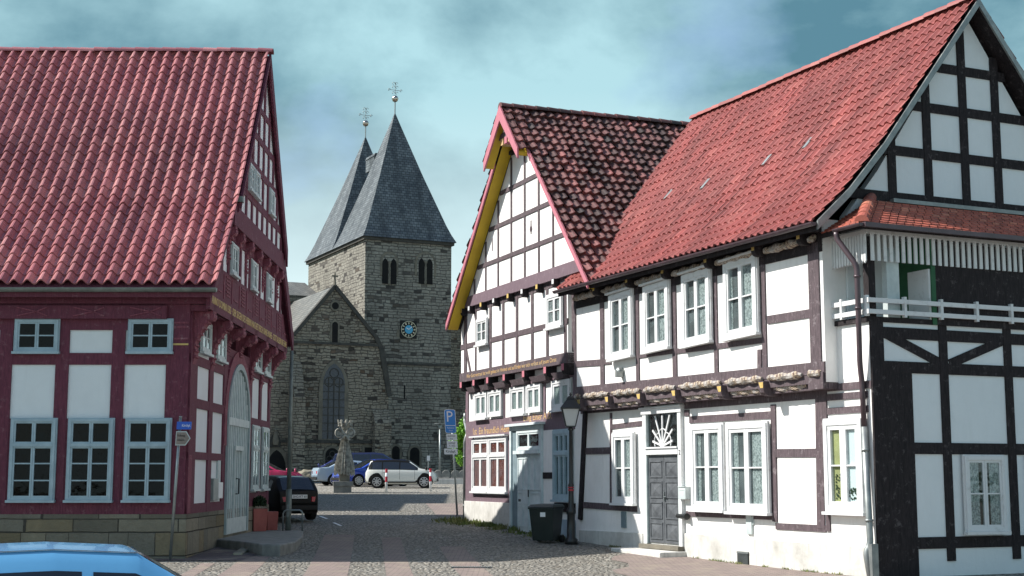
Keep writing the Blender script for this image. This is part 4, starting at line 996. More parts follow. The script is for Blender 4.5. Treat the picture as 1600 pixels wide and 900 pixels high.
words(H2, '1st  Ein freundlich Heim', .30, 739, 795, 672.5, .034, 'orange_letter', h2, P2)
words(H2, 'Ewig Einer A.D.', .27, 818, 862, 651.5, .034, 'orange_letter', h2, P2)
# lean-to roof edge, gutter and downpipe on the left side
lt = MB(H2); zq0 = P2(733, 620)[1]; a = P2(713, 648, -.6)
lt.hexa([(uA - .95, -3, a[1] - .0), (uA, -3, zq0), (uA, -.3, zq0), (uA - .95, -.3, a[1]), (uA - .95, -3, a[1] + .1), (uA, -3, zq0 + .12), (uA, -.3, zq0 + .12), (uA - .95, -.3, a[1] + .1)])
lt.build('side_roof', M['pink'], h2)
lt = MB(H2); lt.box(uA - .72, uA - .001, -3, -.5, a[1] - .9, a[1] + .0); lt.build('side_box', M['trimdark'], h2)
pipe('downpipe', h2, [(uA - .98, -.3, a[1] - .02), (uA - .98, -.28, a[1] - .28), (uA - .07, -.05, a[1] - .72), (uA - .07, .04, a[1] - .95), (uA - .07, .04, gz(45) + .0)], .05, 'zinc', H2)

# ================================================================== HOUSE 3: maroon town house on the left
C3 = Vector((-7.42, 32.3, 0))
G3 = Fac(C3.x, C3.y, -.009, 1.0)      # gable wall; u = depth
F3 = Fac(C3.x, C3.y, 1.0, .009)       # eaves wall; u <= 0 to the left
def P3(x, y, d=0): return G3.p(x, y, d)
h3 = thing('town_house', C3 + Vector((-3, 3, -.2)), 'maroon half-timbered town house with glazed pantile roof, carved brackets and tall arched portal', 'house')
WD = 11.4; EZ3 = 5.86; RC = 5.75; OV = .45; RZ3 = 13.2; XL = -14.0; KS = 3.75; KZ = 8.38
S3 = (RZ3 - KZ) / KS; S3b = (KZ - EZ3) / (RC + OV - KS)
r3 = lambda s, dz=0: (RZ3 - abs(s - RC) * S3 if abs(s - RC) < KS else KZ - (abs(s - RC) - KS) * S3b) + dz
D1_, D2_ = .44, .60
zp = .76
mb = MB(G3); mb.xprism([(0, -1), (0, 4.95), (-.3, 4.95), (-.3, -1)], 0, WD); mb.build('gable_ground_wall', M['white_cool'], h3)
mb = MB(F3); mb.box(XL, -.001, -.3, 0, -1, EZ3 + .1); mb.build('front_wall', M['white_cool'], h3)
mb = MB(G3); mb.box(0, WD, -XL * -1, XL + .3, -1, 5.5); mb.build('far_side_wall', M['maroon'], h3)
mb = MB(G3); mb.box(WD - .3, WD, XL, -.31, -1, EZ3); mb.build('back_wall', M['maroon'], h3)
mb = MB(G3); mb.box(-.05, WD + .05, 0, .055, -1, zp); mb.build('sandstone_plinth', M['sand'], h3)
mb = MB(F3); mb.box(XL, .055, .0, .055, -1, zp); mb.build('sandstone_plinth', M['sand'], h3)
# projecting storeys
zj1 = 5.42; zj2 = 7.72
mb = MB(G3); mb.prism([(-.02, zj1), (WD + .02, zj1), (RC + KS + .25, KZ - .5), (RC - KS - .25, KZ - .5)], -.3, D1_); mb.build('first_storey', M['white_cool'], h3)
mb = MB(G3); hh3 = (r3(RC) - .2 - zj2) / S3; mb.prism([(RC - hh3, zj2), (RC + hh3, zj2), (RC, r3(RC) - .2)], -.3, D2_); mb.build('gable_storey', M['white_cool'], h3)
# roof
VD1, VD2 = .64, .76
off0 = XL
s_k = RC + OV - KS       # run at which the upper part starts
Lr = -XL + VD1
tiles('roof_tiles', h3, F3((XL, OV, EZ3 + .08)), F3.u, -F3.n, [(0, 0), (s_k, s_k * S3b), (RC + OV, RZ3 - EZ3)], -XL + .70, .305, .345, .14, .035, M['tile3'], 8, .004)
tiles('roof_tiles', h3, G3((WD + OV, VD1, EZ3 + .08)), -F3.u, F3.n, [(0, 0), (s_k, s_k * S3b), (RC + OV, RZ3 - EZ3)], Lr, .6, .6, .08, .05, M['tile3'], 4, .005)
for d1, s0, s1 in ((VD1, -OV, -OV + s_k), (VD2, -OV + s_k - .1, RC)):
    for sg in (0, 1):
        mb = MB(G3); f = (lambda s: s) if sg == 0 else (lambda s: 2 * RC - s)
        mb.hexa([(f(s0), XL, r3(s0, -.2)), (f(s1), XL, r3(s1, -.2)), (f(s1), d1 - .06, r3(s1, -.2)), (f(s0), d1 - .06, r3(s0, -.2)), (f(s0), XL, r3(s0, .03)), (f(s1), XL, r3(s1, .03)), (f(s1), d1 - .06, r3(s1, .03)), (f(s0), d1 - .06, r3(s0, .03))])
        mb.build('roof_deck', M['maroon'], h3)
        mb = MB(G3); w_ = .42 if sg else .1
        mb.hexa([(f(s0), d1 - .06, r3(s0, -w_)), (f(s1), d1 - .06, r3(s1, -w_)), (f(s1), d1, r3(s1, -w_)), (f(s0), d1, r3(s0, -w_)), (f(s0), d1 - .06, r3(s0, .1)), (f(s1), d1 - .06, r3(s1, .1)), (f(s1), d1, r3(s1, .1)), (f(s0), d1, r3(s0, .1))])
        mb.build('verge_board', M['maroon'], h3)
ridge_caps('ridge_tiles', h3, F3((XL, -RC, RZ3 + .12)), F3((VD2 + .02, -RC, RZ3 + .12)), .15, M['tile3'], .38)
gutter('gutter', h3, F3, XL, VD1 + .05, OV + .08, EZ3 + .0, .095, 'gutter')
mb = MB(F3); zk = KZ; mb.box(VD1 - .05, VD2 + .03, OV - s_k - .05, OV - s_k + .14, zk - .05, zk + .09); mb.build('short_gutter', M['gutter'], h3)
# eaves wall timbering and windows
ft = MB(F3)
ft.box(-.52, .0, -.02, .045, zp, 5.2); ft.box(-.52, .0, -.02, .043, 5.2, EZ3 + .2); ft.box(XL, D1_, .0, .12, 5.55, EZ3 + .1); ft.box(XL, -.52, 0, .04, 4.95, 5.75); ft.box(XL, -.5, .0, .035, 2.62, 2.92); ft.box(XL, -.5, 0, .038, zp, .98); ft.box(XL, -.5, 0, .034, 4.15, 4.42)
for u in (-1.62, -2.9, -4.2, -5.5, -6.8, -8.1, -9.4, -10.7, -12): ft.box(u - .15, u + .15, 0, .042, zp, 5.0)
ft.box(XL, -.5, 0, .03, .98, 2.7)
ft.box(XL, -.52, .041, .16, 5.2, 5.5); ft.build('front_timber_frame', M['maroon'], h3)
for z in (4.62, 4.75, 5.02, 5.12): MB(F3).box(-.5, -.02, .046, .06, z - .02, z + .02).build('corner_moulding', M['maroon_carved' if z != 4.62 else 'gold'], h3)
ob = MB(F3)
for k in range(9):
    u = -.9 - k * 1.3
    for s in (-1, 1): ob.beam(u - .45, 5.36 + s * .1, u, 5.36, .03, .161, .18); ob.beam(u, 5.36, u + .25, 5.36 + s * .1, .03, .161, .18)
ob.build('carved_beam_relief', M['maroon_carved'], h3)
for k, u in enumerate((-1.30, -3.9, -6.5, -9.1)):
    window(F3, h3, u - .08, u + .9, 4.45, 5.18, .02, fw=.055, leaf=.04, mat='winblue', curtain=None, glass='glass_dark', proud=.07)
for k, u in enumerate((-1.36, -2.66, -3.96, -6.56, -9.16)):
    w_ = window(F3, h3, u, u + 1.0, 1.08, 2.9, .02, fw=.055, leaf=.04, rows=3, transom=.69, mat='winblue', curtain=None, glass='glass_dark', proud=.08)
    if k == 0:
        for q in (.27, .73):
            c = (u + q * 1.0, 2.62); o_ = MB(F3); o_.lathe([(.1, 0), (.1, .004)], (c[0], .028, c[1] + .02), 12, axis='y'); o_.box(c[0] - .09, c[0] + .09, .028, .033, c[1] - .11, c[1] - .07); o_.build('window_ornament', M['wingrey'], w_)
# gable ground floor timbering
gt = MB(G3)
for s0, s1 in ((-.0, .75), (2.18, 2.62), (4.0, 4.42), (7.62, 8.12), (9.42, 9.78), (11.05, 11.4)): gt.box(s0, s1, 0, .045, zp, 5.42)
for z0, z1, a, b in ((zp, .98, 0, 4.42), (2.0, 2.18, 0, 4.3), (3.2, 3.42, 0, 4.3), (4.2, 4.42, 0, 4.3), (3.08, 3.28, 7.7, 11.4), (zp, 1.15, 7.7, 11.4), (4.45, 4.62, 7.7, 11.4), (5.3, 5.42, 0, 11.4), (4.75, 4.95, 4.2, 7.8)): gt.box(a, b, 0, .04, z0, z1)
gt.box(4.42, 7.62, 0, .02, 3.0, 4.75)
gto = gt.build('gable_timber_frame', M['maroon'], h3)
ug = .60
mb = MB(G3)     # pale weathered corner strip
mb.box(.02, .35, .046, .055, zp + .02, 2.1); mb.build('faded_corner_board', M['maroon_carved'], h3)
for s0, s1, z0, z1 in ((.92, 1.98, 4.55, 5.28), (2.75, 3.85, 4.52, 5.26), (8.2, 9.35, 4.66, 5.3), (9.9, 11.0, 4.66, 5.3)):
    window(G3, h3, s0, s1, z0, z1, .02, fw=.07, leaf=.05, mat='wingrey', room='room', cgap=.35, proud=.06)
for s0, s1 in ((8.2, 9.32), (9.88, 10.98)):
    window(G3, h3, s0, s1, 1.25, 3.05, .02, fw=.07, leaf=.05, rows=3, transom=.66, mat='wingrey', room='room', cgap=.35, proud=.06)
# portal
pc = 6.0; pr = 1.5; sz = 3.02; pb = .12
def arcpts(r, n=20, z=sz): return [(pc + r * math.cos(math.pi * k / n), z + r * math.sin(math.pi * k / n)) for k in range(n + 1)]
def ring(r0, r1, d0, d1, zb, T, mbx):
    A_ = [(pc + r1, zb)] + arcpts(r1) + [(pc - r1, zb)]; B_ = [(pc + r0, zb)] + arcpts(r0) + [(pc - r0, zb)]
    n = len(A_); pts = [(u, d0, z) for u, z in A_] + [(u, d0, z) for u, z in B_] + [(u, d1, z) for u, z in A_] + [(u, d1, z) for u, z in B_]
    f = []
    for i in range(n - 1): f += [(2 * n + i, 2 * n + i + 1, 3 * n + i + 1, 3 * n + i), (i, n + i, n + i + 1, i + 1), (i, i + 1, 2 * n + i + 1, 2 * n + i), (n + i, 3 * n + i, 3 * n + i + 1, n + i + 1)]
    f += [(0, 2 * n, 3 * n, n), (n - 1, 2 * n - 1, 4 * n - 1, 3 * n - 1)]; mbx.add(pts, f)
mb = MB(G3); ring(1.62, 1.95, .0, .07, 2.4, G3, mb); mb.build('portal_arch_timber', M['maroon_carved'], h3)
mb = MB(G3); ring(1.46, 1.62, .0, .11, pb, G3, mb); prt = mb.build('portal_frame', M['portal'], h3)
mb = MB(G3); mb.prism([(pc + 1.46, pb)] + arcpts(1.46) + [(pc - 1.46, pb)], .001, .03)
pd = mb.build('portal_door', M['portal'], prt)
mb = MB(G3)
for k in range(-5, 6):
    u = pc + k * .26; top = sz + math.sqrt(max(0, 1.42 ** 2 - (k * .26) ** 2)); mb.box(u - .045, u + .045, .0301, .07, pb + .4, top)
mb.box(pc - 1.46, pc + 1.46, .0301, .10, 2.95, 3.15); mb.box(pc - 1.45, pc + 1.45, .0301, .085, pb, pb + .4)
mb.box(pc - .55, pc - .48, .0301, .09, pb + .4, 2.3); mb.box(pc + .48, pc + .55, .0301, .09, pb + .4, 2.3); mb.box(pc - .6, pc + .6, .0301, .12, 2.3, 2.42)
mb.build('planks', M['wingrey'], pd)
mb = MB(G3); mb.tube([(pc - .25, .08, 1.15), (pc - .25, .16, 1.15), (pc - .25, .16, 1.55), (pc - .25, .08, 1.55)], .02, 8); mb.build('handle', M['black_metal'], pd)
# carved brackets under the jetties
def bracket(s, d0, d1, z0, z1, wd, roll=True):
    mb = MB(G3); n = 10; prof = []
    for k in range(n + 1):
        t = k / n; prof.append((d0 + (d1 - d0) * (t ** 1.8) + .035 * math.sin(t * 3.14 * 3), z0 + (z1 - z0) * t))
    mb.xprism([(d0 - .05, z0)] + prof + [(d0 - .05, z1)], s - wd / 2, s + wd / 2)
    for k in range(2, n, 1):
        a = prof[k]; mb.tube([(s - wd / 2 - .02, a[0], a[1]), (s + wd / 2 + .02, a[0], a[1])], .035, 6)
    if roll:
        for q, rr in ((.0, .11), (.12, .08)): mb.tube([(s - wd / 2 - .03, d1 - .06 - q, z1 - .12 - q * .9), (s + wd / 2 + .03, d1 - .06 - q, z1 - .12 - q * .9)], rr, 10)
        mb.box(s - wd / 2 - .01, s + wd / 2 + .01, d0, d1 + .03, z1 - .05, z1 + .17)
    return mb.build('carved_bracket', M['maroon_carved'], h3)
for s in (.35, 2.4, 4.2, 6.0, 7.87, 9.6, 11.2): bracket(s, .02, D1_ + .02, 4.1 if s not in (4.2, 6.0) else 4.7, zj1 - .0, .34)
ub = MB(G3); ub.box(-.02, WD + .02, .0, D1_ - .04, zj1 - .02, zj1 + .12); ub.build('jetty_soffit', M['maroon'], h3)
ib = MB(G3); ib.box(-.2, WD + .2, D1_ - .05, D1_ + .05, zj1, zj1 + .42); ibo = ib.build('inscription_beam', M['maroon'], h3)
tt = 'ANNO DOMINI 1582 · DER SEGEN DES HERRN MACHET REICH OHNE MUHE · GOTT ALLEIN DIE EHRE'
cu = bpy.data.curves.new('t', 'FONT'); cu.body = tt; cu.size = .26; o = bpy.data.objects.new('t', cu); COL.objects.link(o); bpy.context.view_layer.update(); wd_ = o.dimensions.x; bpy.data.objects.remove(o)
text(tt, .26, lambda u, v, d: G3((WD / 2 + u, D1_ + .054 + d, zj1 + .24 + v)), M['gold'], 'inscription', ibo, .004, (WD + .1) / wd_)
pn = MB(G3); zpn = 6.5; 
pn.prism([(-.15, zj1 + .421), (WD + .1, zj1 + .421), (WD + .1 - .65, zpn), (.5, zpn)], D1_, D1_ + .03); pn.build('carved_parapet_boards', M['maroon'], h3)
pn = MB(G3)
for i, s in enumerate([.9 + k * 1.02 for k in range(11)]):
    for k in range(6 if i % 2 else 1):
        z = 5.98 + k * .09; pn.box(s - .25, s + .25, D1_ + .031, D1_ + .05, z - .02, z + .02)
    pn.box(s + .47, s + .55, D1_ + .031, D1_ + .048, 5.85, 6.45)
pn.build('parapet_carving', M['maroon_carved'], h3)
ft = MB(G3)      # first storey posts and rails
for s in (1.15, 1.95, 3.0, 3.55, 4.35, 4.9, 5.75, 6.5, 7.4, 8.3, 9.3, 10.2):
    zt = min(zj2 + .1, r3(s, -.3)); 
    if zt > zpn + .1: ft.box(s - .09, s + .09, D1_, D1_ + .04, zpn - .02, zt)
ft.box(.6, 10.8, D1_, D1_ + .035, zpn - .05, zpn + .04); ft.box(1.7, 9.7, D1_, D1_ + .035, 7.45, zj2 + .1); ft.build('first_storey_frame', M['maroon'], h3)
for s0, s1 in ((2.1, 2.9), (5.0, 5.65), (7.5, 8.2)): window(G3, h3, s0, s1, 6.6, 7.35, D1_ + .01, fw=.06, leaf=.05, mat='wingrey', curtain=None, room='room', glass='glass_dark')
for s in (1.9, 3.0, 4.35, 5.7, 7.05, 8.4, 9.5): bracket(s, D1_ + .0, D2_ + .02, 6.75, zj2 - .02, .24)
ft = MB(G3); ft.box(RC - hh3 + .0, RC + hh3 - .0, D1_, D2_ - .02, zj2 - .02, zj2 + .1); ft.box(RC - hh3 - .05, RC + hh3 + .05, D2_ - .04, D2_ + .06, zj2 + .0, zj2 + .5)
for z, wd in ((8.84, .2), (9.78, .2), (10.65, .18), (11.5, .16)):
    h = (r3(RC) - .3 - z) / S3; ft.box(RC - h, RC + h, D2_, D2_ + .035, z - wd / 2, z + wd / 2)
for s in [RC + k * .82 for k in range(-5, 6)]:
    zt = r3(s, -.35)
    if zt > zj2 + .6: ft.box(s - .09, s + .09, D2_, D2_ + .04, zj2 + .5, zt)
ft.build('gable_storey_frame', M['maroon'], h3)
for s0, s1 in ((RC - 2.37, RC - 1.73), (RC - 1.55, RC - .91), (RC + .91, RC + 1.55)): window(G3, h3, s0, s1, 8.98, 9.66, D2_ + .01, fw=.06, leaf=.05, mat='wingrey', curtain=None, room='room', glass='glass_dark')
# small fittings on the gable wall
for s0, s1, z0, z1, m_, lb in ((3.45, 3.8, 1.35, 1.95, 'wingrey', 'tall pale plate on the white panel beside the arched portal'), (2.75, 3.35, .95, 1.5, 'zinc', 'grey letterbox on the lower white panel left of the arched portal'), (3.42, 3.95, 1.0, 1.4, 'pure_white', 'white letterbox next to the grey one by the arched portal')):
    o_ = MB(G3); o_.box(s0, s1, .0, .09 if z0 < 1.3 else .05, z0 + .06, z1 + .06); tag(o_.build('letterbox', M[m_], None, bevel=.01), lb, 'letterbox')

# ================================================================== CHURCH
cc = G(568, 745); AC = R(25.63)
C0 = ray(568, 600); tC = 95.9 / C0[1]
K = Fac(C0[0] * tC, 95.9, math.cos(AC), math.sin(AC))     # near face of the tower; d < 0 goes back
def PK(x, y, d=0): return K.p(x, y, d)
ch = thing('church', K((0, 0, 1.2)), 'dark stone church with broad tower, twin slate spires, blue clock and pointed windows', 'church')
TW = PK(705, 450)[0]; zt = (PK(569, 372)[1] + PK(703, 379)[1]) / 2
Kl = Fac(*(K((0, 0, 0)).xy), *(K.n).xy)                    # left face: u grows towards the camera
def PL(x, y, d=0): return Kl.p(x, y, d)
TD = -PL(481, 470)[0]; TD = max(11.5, min(13.5, TD))
mb = MB(K); mb.box(0, TW, -TD, 0, -.5, zt); mb.build('tower_wall', M['tower'], ch)
for z, wd, dd in ((zt - .02, .28, .16), (PK(640, 569)[1], .16, .10)):
    mb = MB(K); mb.box(-dd, TW + dd, -TD - dd, dd, z - wd / 2, z + wd / 2); mb.build('string_course', M['trimdark'], ch)
def spire(d0, d1, apx, z0, za, nm):
    mb = MB(K); u0, u1 = -.28, TW + .28; um = apx; dm = (d0 + d1) / 2; H = za - z0
    lv = [(0, 0, 0), (.06, .085, 0), (.13, .165, 0), (.5, .535, 0), (.9, .91, 0), (1, 1, 0)]
    rings = []
    for t, f, _ in lv: rings.append([(u0 + (um - u0) * f, d1 + (dm - d1) * f, z0 + H * t), (u1 + (um - u1) * f, d1 + (dm - d1) * f, z0 + H * t), (u1 + (um - u1) * f, d0 + (dm - d0) * f, z0 + H * t), (u0 + (um - u0) * f, d0 + (dm - d0) * f, z0 + H * t)])
    for side in range(4):
        a, b = side, (side + 1) % 4
        for i in range(len(rings) - 1):
            p = [rings[i][a], rings[i][b], rings[i + 1][b], rings[i + 1][a]]
            k = 0 if side % 2 == 0 else 1; uv = []
            for q in p: uv.append((q[k], math.hypot((q[1 - k] - p[0][1 - k]), q[2] - z0)))
            mb.add(p, [(0, 1, 2, 3)], uv)
    mb.add([rings[0][0], rings[0][1], rings[0][2], rings[0][3]], [(3, 2, 1, 0)])
    r = mb.build(nm, M['slate'], ch)
    fb = MB(K); fb.tube([(um, dm, za - .5), (um, dm, za + .9)], .05, 6); f_ = fb.build('finial', M['grey_metal'], r)
    fb = MB(K); fb.lathe([(.0, -.26), (.16, -.2), (.26, 0), (.16, .2), (0, .26)], (um, dm, za + 1.0), 14); fb.build('ball', M['mirror_ball'], f_, smooth=True)
    fb = MB(K); zc = za + 1.3
    fb.tube([(um, dm, zc), (um, dm, zc + .95)], .022, 6); fb.tube([(um - .5, dm, zc + .35), (um + .5, dm, zc + .35)], .02, 6)
    for s_ in (-1, 1):
        for cx, cz in ((um + s_ * .46, zc + .35), (um + s_ * .14, zc + .58), (um + s_ * .14, zc + .14), (um + s_ * .12, zc + .85)):
            fb.tube([(cx + .09 * math.cos(a), dm, cz + .09 * math.sin(a)) for a in [k * math.pi / 6 for k in range(10)]], .017, 5)
    fb.build('cross', M['zinc'], f_)
    return r
za1 = PK(616, 176, -TD * .25)[1]; za2 = PK(572, 212, -TD * .75)[1]
spire(-TD * .5, .28, PK(616, 176, -TD * .25)[0], zt + .05, za1, 'spire')
spire(-TD - .28, -TD * .5, PK(572, 212, -TD * .75)[0], zt + .05, za2, 'spire')
# little hoist dormer between the spires
hd = MB(K); q = PK(588, 255, -TD * .42)
hd.box(q[0] - .45, q[0] + .45, -TD * .5, -TD * .36, q[1] - .6, q[1] + .35); hd.prism([(q[0] - .5, q[1] + .351), (q[0] + .5, q[1] + .351), (q[0] + .42, q[1] + .55), (q[0] - .42, q[1] + .55)], -TD * .5, -TD * .35)
hd.build('spire_dormer', M['slate'], ch)
def arch_poly(u0, u1, z0, z1, pointed=True, n=8):
    w_ = u1 - u0; p = [(u0, z0), (u1, z0)]
    if pointed:
        h = w_ * .95; zs = z1 - h
        for k in range(n + 1):
            a = R(72) * k / n; p.append((u1 - w_ * 1.25 * (1 - math.cos(a)) * .58, zs + h * math.sin(a) / math.sin(R(72))))
        p[-1] = ((u0 + u1) / 2, z1)
        for k in range(n - 1, -1, -1):
            a = R(72) * k / n; p.append((u0 + w_ * 1.25 * (1 - math.cos(a)) * .58, zs + h * math.sin(a) / math.sin(R(72))))
    else:
        r = w_ / 2
        for k in range(2 * n + 1): a = math.pi * k / (2 * n); p.append((u0 + r + r * math.cos(a), z1 - r + r * math.sin(a)))
    return p
def opening(fac, d, u0, u1, z0, z1, pointed, nm='window', fr=.16, mat='room', mull=0, rails=0):
    mb = MB(fac); A_ = arch_poly(u0 - fr, u1 + fr, z0 - fr * .3, z1 + fr, pointed); mb.prism(A_, d, d + .06); w_ = mb.build(nm, M['trim'], ch)
    mb = MB(fac); mb.prism(arch_poly(u0, u1, z0, z1, pointed), d + .061, d + .066); mb.build('glazing', M[mat], w_)
    if mull or rails:
        mb = MB(fac)
        for k in range(1, mull + 1):
            u = u0 + (u1 - u0) * k / (mull + 1); mb.box(u - .03, u + .03, d + .067, d + .10, z0, z1 - (u1 - u0) * .62)
        for k in range(1, rails + 1):
            z = z0 + (z1 - (u1 - u0) * .9 - z0) * k / rails; mb.box(u0, u1, d + .067, d + .095, z - .025, z + .025)
        if mull: 
            um = (u0 + u1) / 2; zs = z1 - (u1 - u0) * .9
            for c in ((um - (u1 - u0) * .22, zs + .12), (um + (u1 - u0) * .22, zs + .12), (um, zs + (u1 - u0) * .48)):
                r = (u1 - u0) * .2; mb.tube([(c[0] + r * math.cos(a), d + .085, c[1] + r * math.sin(a)) for a in [k * math.pi / 8 for k in range(17)]], .03, 5)
        mb.build('tracery', M['trimdark'], w_)
    return w_
# tower windows: two pairs of lancets under round relieving arches
for x0, x1 in ((594, 622), (648, 681)):
    a, b = PK(x0, 420)[0], PK(x1, 420)[0]; m = (a + b) / 2; z0 = PK(m and x0, 443)[1]; z1 = PK(x0, 392)[1]
    mb = MB(K); ap_ = arch_poly(a, b, z0 + .6, z1, False); n = len(ap_)
    mb.prism(ap_, .0, .05); w_ = mb.build('belfry_window', M['trim'], ch)
    mb = MB(K); mb.prism(arch_poly(a + .16, b - .16, z0 + .0, z1 - .16, False), .051, .056); mb.build('infill', M['tower'], w_)
    for s_ in (-1, 1):
        c = m + s_ * .31; mb = MB(K); mb.prism(arch_poly(c - .22, c + .22, z0, z1 - .5, True), .057, .062); mb.build('lancet', M['room'], w_)
    mb = MB(K); mb.tube([(m, .08, z0), (m, .08, z1 - .8)], .055, 8); mb.box(m - .1, m + .1, .05, .13, z1 - .82, z1 - .68); mb.build('colonnette', M['trim'], w_)
for x, y in ((309 / 2.9 + 420, 425),):
    q = PL(x + 0, y); 
# clock
q = PK(638, 515); R0 = .52
ck = MB(K); ck.box(q[0] - .62, q[0] + .60, .0, .08, q[1] - .62, q[1] + .62); clk = ck.build('clock', M['black'], ch)
ck = MB(K); ck.tube([(q[0] + .56 * math.cos(a), .1, q[1] + .56 * math.sin(a)) for a in [k * math.pi / 16 for k in range(33)]], .025, 6)
for k in range(12):
    a = k * math.pi / 6; ck.beam(q[0] + .36 * math.cos(a), q[1] + .36 * math.sin(a), q[0] + .5 * math.cos(a), q[1] + .5 * math.sin(a), .07 if k % 2 else .09, .081, .095)
ck.build('hour_marks', M['kerb_pale'], clk)
ck = MB(K); ck.lathe([(.3, .08), (.3, .1), (0, .101)], (q[0], 0, q[1]), 24, axis='y'); ck.build('dial_centre', M['clockblue'], clk)
ck = MB(K); ck.beam(q[0], q[1], q[0] + .32 * math.cos(R(42)), q[1] + .32 * math.sin(R(42)), .045, .103, .11); ck.beam(q[0], q[1], q[0] - .22 * math.cos(R(30)), q[1] + .22 * math.sin(R(30)), .055, .111, .118); ck.build('hands', M['pure_white'], clk)
q = PK(632, 612); MB(K).box(q[0] - .05, q[0] + .05, .0, .012, q[1] - .5, q[1] + .45).build('slit', M['room'], ch)
MB(K).box(PK(625, 520)[0] - .25, PK(625, 520)[0] - .05, 0, .03, q[1] + 3.8, q[1] + 4.3).build('plaque', M['trim'], ch)
a, b = PK(640, 715)[0], PK(655, 715)[0]; opening(K, 0, a, b, 1.0, PK(648, 699)[1], False, 'doorway')
# transept gable in front of the tower, walls and roofs to the left
TG = 3.0
gL = PK(463, 520, TG)[0]; gR = PK(585, 540, TG)[0]; gA = PK(523, 449, TG); zl = PK(463, 519, TG)[1]; zr = zl
bR = PK(605, 622, TG); wl = gL - 9
mb = MB(K); mb.prism([(gL, -.5), (gR + .4, -.5), (gR + .4, zr - .4), (gR, zr), (gA[0], gA[1]), (gL, zl)], TG - 7.5, TG); mb.build('gable_wall', M['church'], ch)
mb = MB(K); mb.prism([(gR + .4, -.5), (bR[0] + .1, -.5), (bR[0] + .1, bR[1]), (gR + .4, zr - .5)], TG - 2.9, TG - .01); mb.build('buttress', M['church'], ch)
mb = MB(K)    # dark coping following the gable and down the buttress
mb.beam(gA[0], gA[1] + .08, gL - .2, zl - .2, .24, TG - .3, TG + .14); mb.beam(gA[0], gA[1] + .08, gR + .1, zr - .12, .24, TG - .3, TG + .14); mb.beam(gR + .05, zr, gR + .55, zr - 1.0, .3, TG - .3, TG + .1); mb.beam(gR + .5, zr - .9, bR[0] + .15, bR[1] + .1, .34, TG - .5, TG + .12)
mb.build('coping', M['trimdark'], ch)
mb = MB(K); mb.tube([(gA[0], TG, gA[1]), (gA[0], TG, gA[1] + 1.0)], .1, 6, .05)
for s_ in (-1, 1): mb.beam(gA[0], gA[1] + .75, gA[0] + s_ * .22, gA[1] + .75, .1, TG - .05, TG + .05)
mb.build('stone_cross', M['trim'], ch)
zs = PK(520, 537, TG)[1]; zq = PK(520, 690, TG)[1]
mb = MB(K); mb.box(wl, gR + .42, TG, TG + .12, zs - .08, zs + .08); mb.build('string_course', M['trimdark'], ch); mb = MB(K); mb.box(wl, bR[0] + .15, TG, TG + .14, zq - .1, zq + .1); mb.build('string_course', M['trimdark'], ch)
# transept roof: left slope covered with stone slabs
def slab(nm, p, mat, th=.15):
    mb = MB(K); q = [Vector(v) for v in p]; n = (q[1] - q[0]).cross(q[3] - q[0]).normalized() * th
    if n.z < 0: n = -n
    mb.hexa([*(v for v in q), *(v + n for v in q)]); return mb.build(nm, M[mat], ch)
slab('transept_roof', [(gL - .25, TG - .15, zl - .25), (gA[0], TG - .15, gA[1] - .02), (gA[0], TG - 9, gA[1] - .02), (gL - .25, TG - 9, zl - .25)], 'slate_brown', .12)
slab('transept_roof', [(gR, TG - .15, zr - .05), (gA[0], TG - .15, gA[1] - .02), (gA[0], TG - 3.1, gA[1] - .02), (gR, TG - 3.1, zr - .05)], 'slate_brown', .12)
zw = PK(440, 524, TG)[1]
mb = MB(K); mb.box(wl, gL - .001, TG - 7.5, TG - .005, -.5, zw); mb.build('aisle_wall', M['church'], ch)
slab('aisle_roof', [(wl, TG + .15, zw), (gL - .3, TG + .15, zw), (gL - .3, TG - 6, zw + 2.2), (wl, TG - 6, zw + 2.2)], 'slate_brown', .12)
znv = PK(470, 462, -5)[1]
mb = MB(K); mb.box(wl - 5, -1.5, -TD + 2, -6.1, -.5, znv - .3); mb.box(wl - 5, -1.5, -TD + 1.9, -6.0, znv - .3, znv); mb.build('nave_wall', M['tower'], ch)
slab('nave_roof', [(wl - 5, -6, znv), (-1.2, -6, znv), (-1.2, -10, znv + 1.5), (wl - 5, -10, znv + 1.5)], 'slate_brown')
# buttress left of the gable window
bu = PK(461, 600, TG)[0]
mb = MB(K); mb.box(bu - .35, bu + .45, TG, TG + .9, -.5, zs - 3.6); mb.xprism([(TG, zs - 3.6), (TG + .9, zs - 3.6), (TG + .5, zs - 2.4), (TG, zs - 1.2)], bu - .3, bu + .4); mb.build('buttress', M['church'], ch)
mb = MB(K); mb.box(gR - .1, bR[0] + .1, TG, TG + .6, -.5, zq + 1.2); mb.xprism([(TG, zq + 1.2), (TG + .6, zq + 1.2), (TG, zq + 2.2)], gR - .1, bR[0] + .1); mb.build('buttress', M['church'], ch)
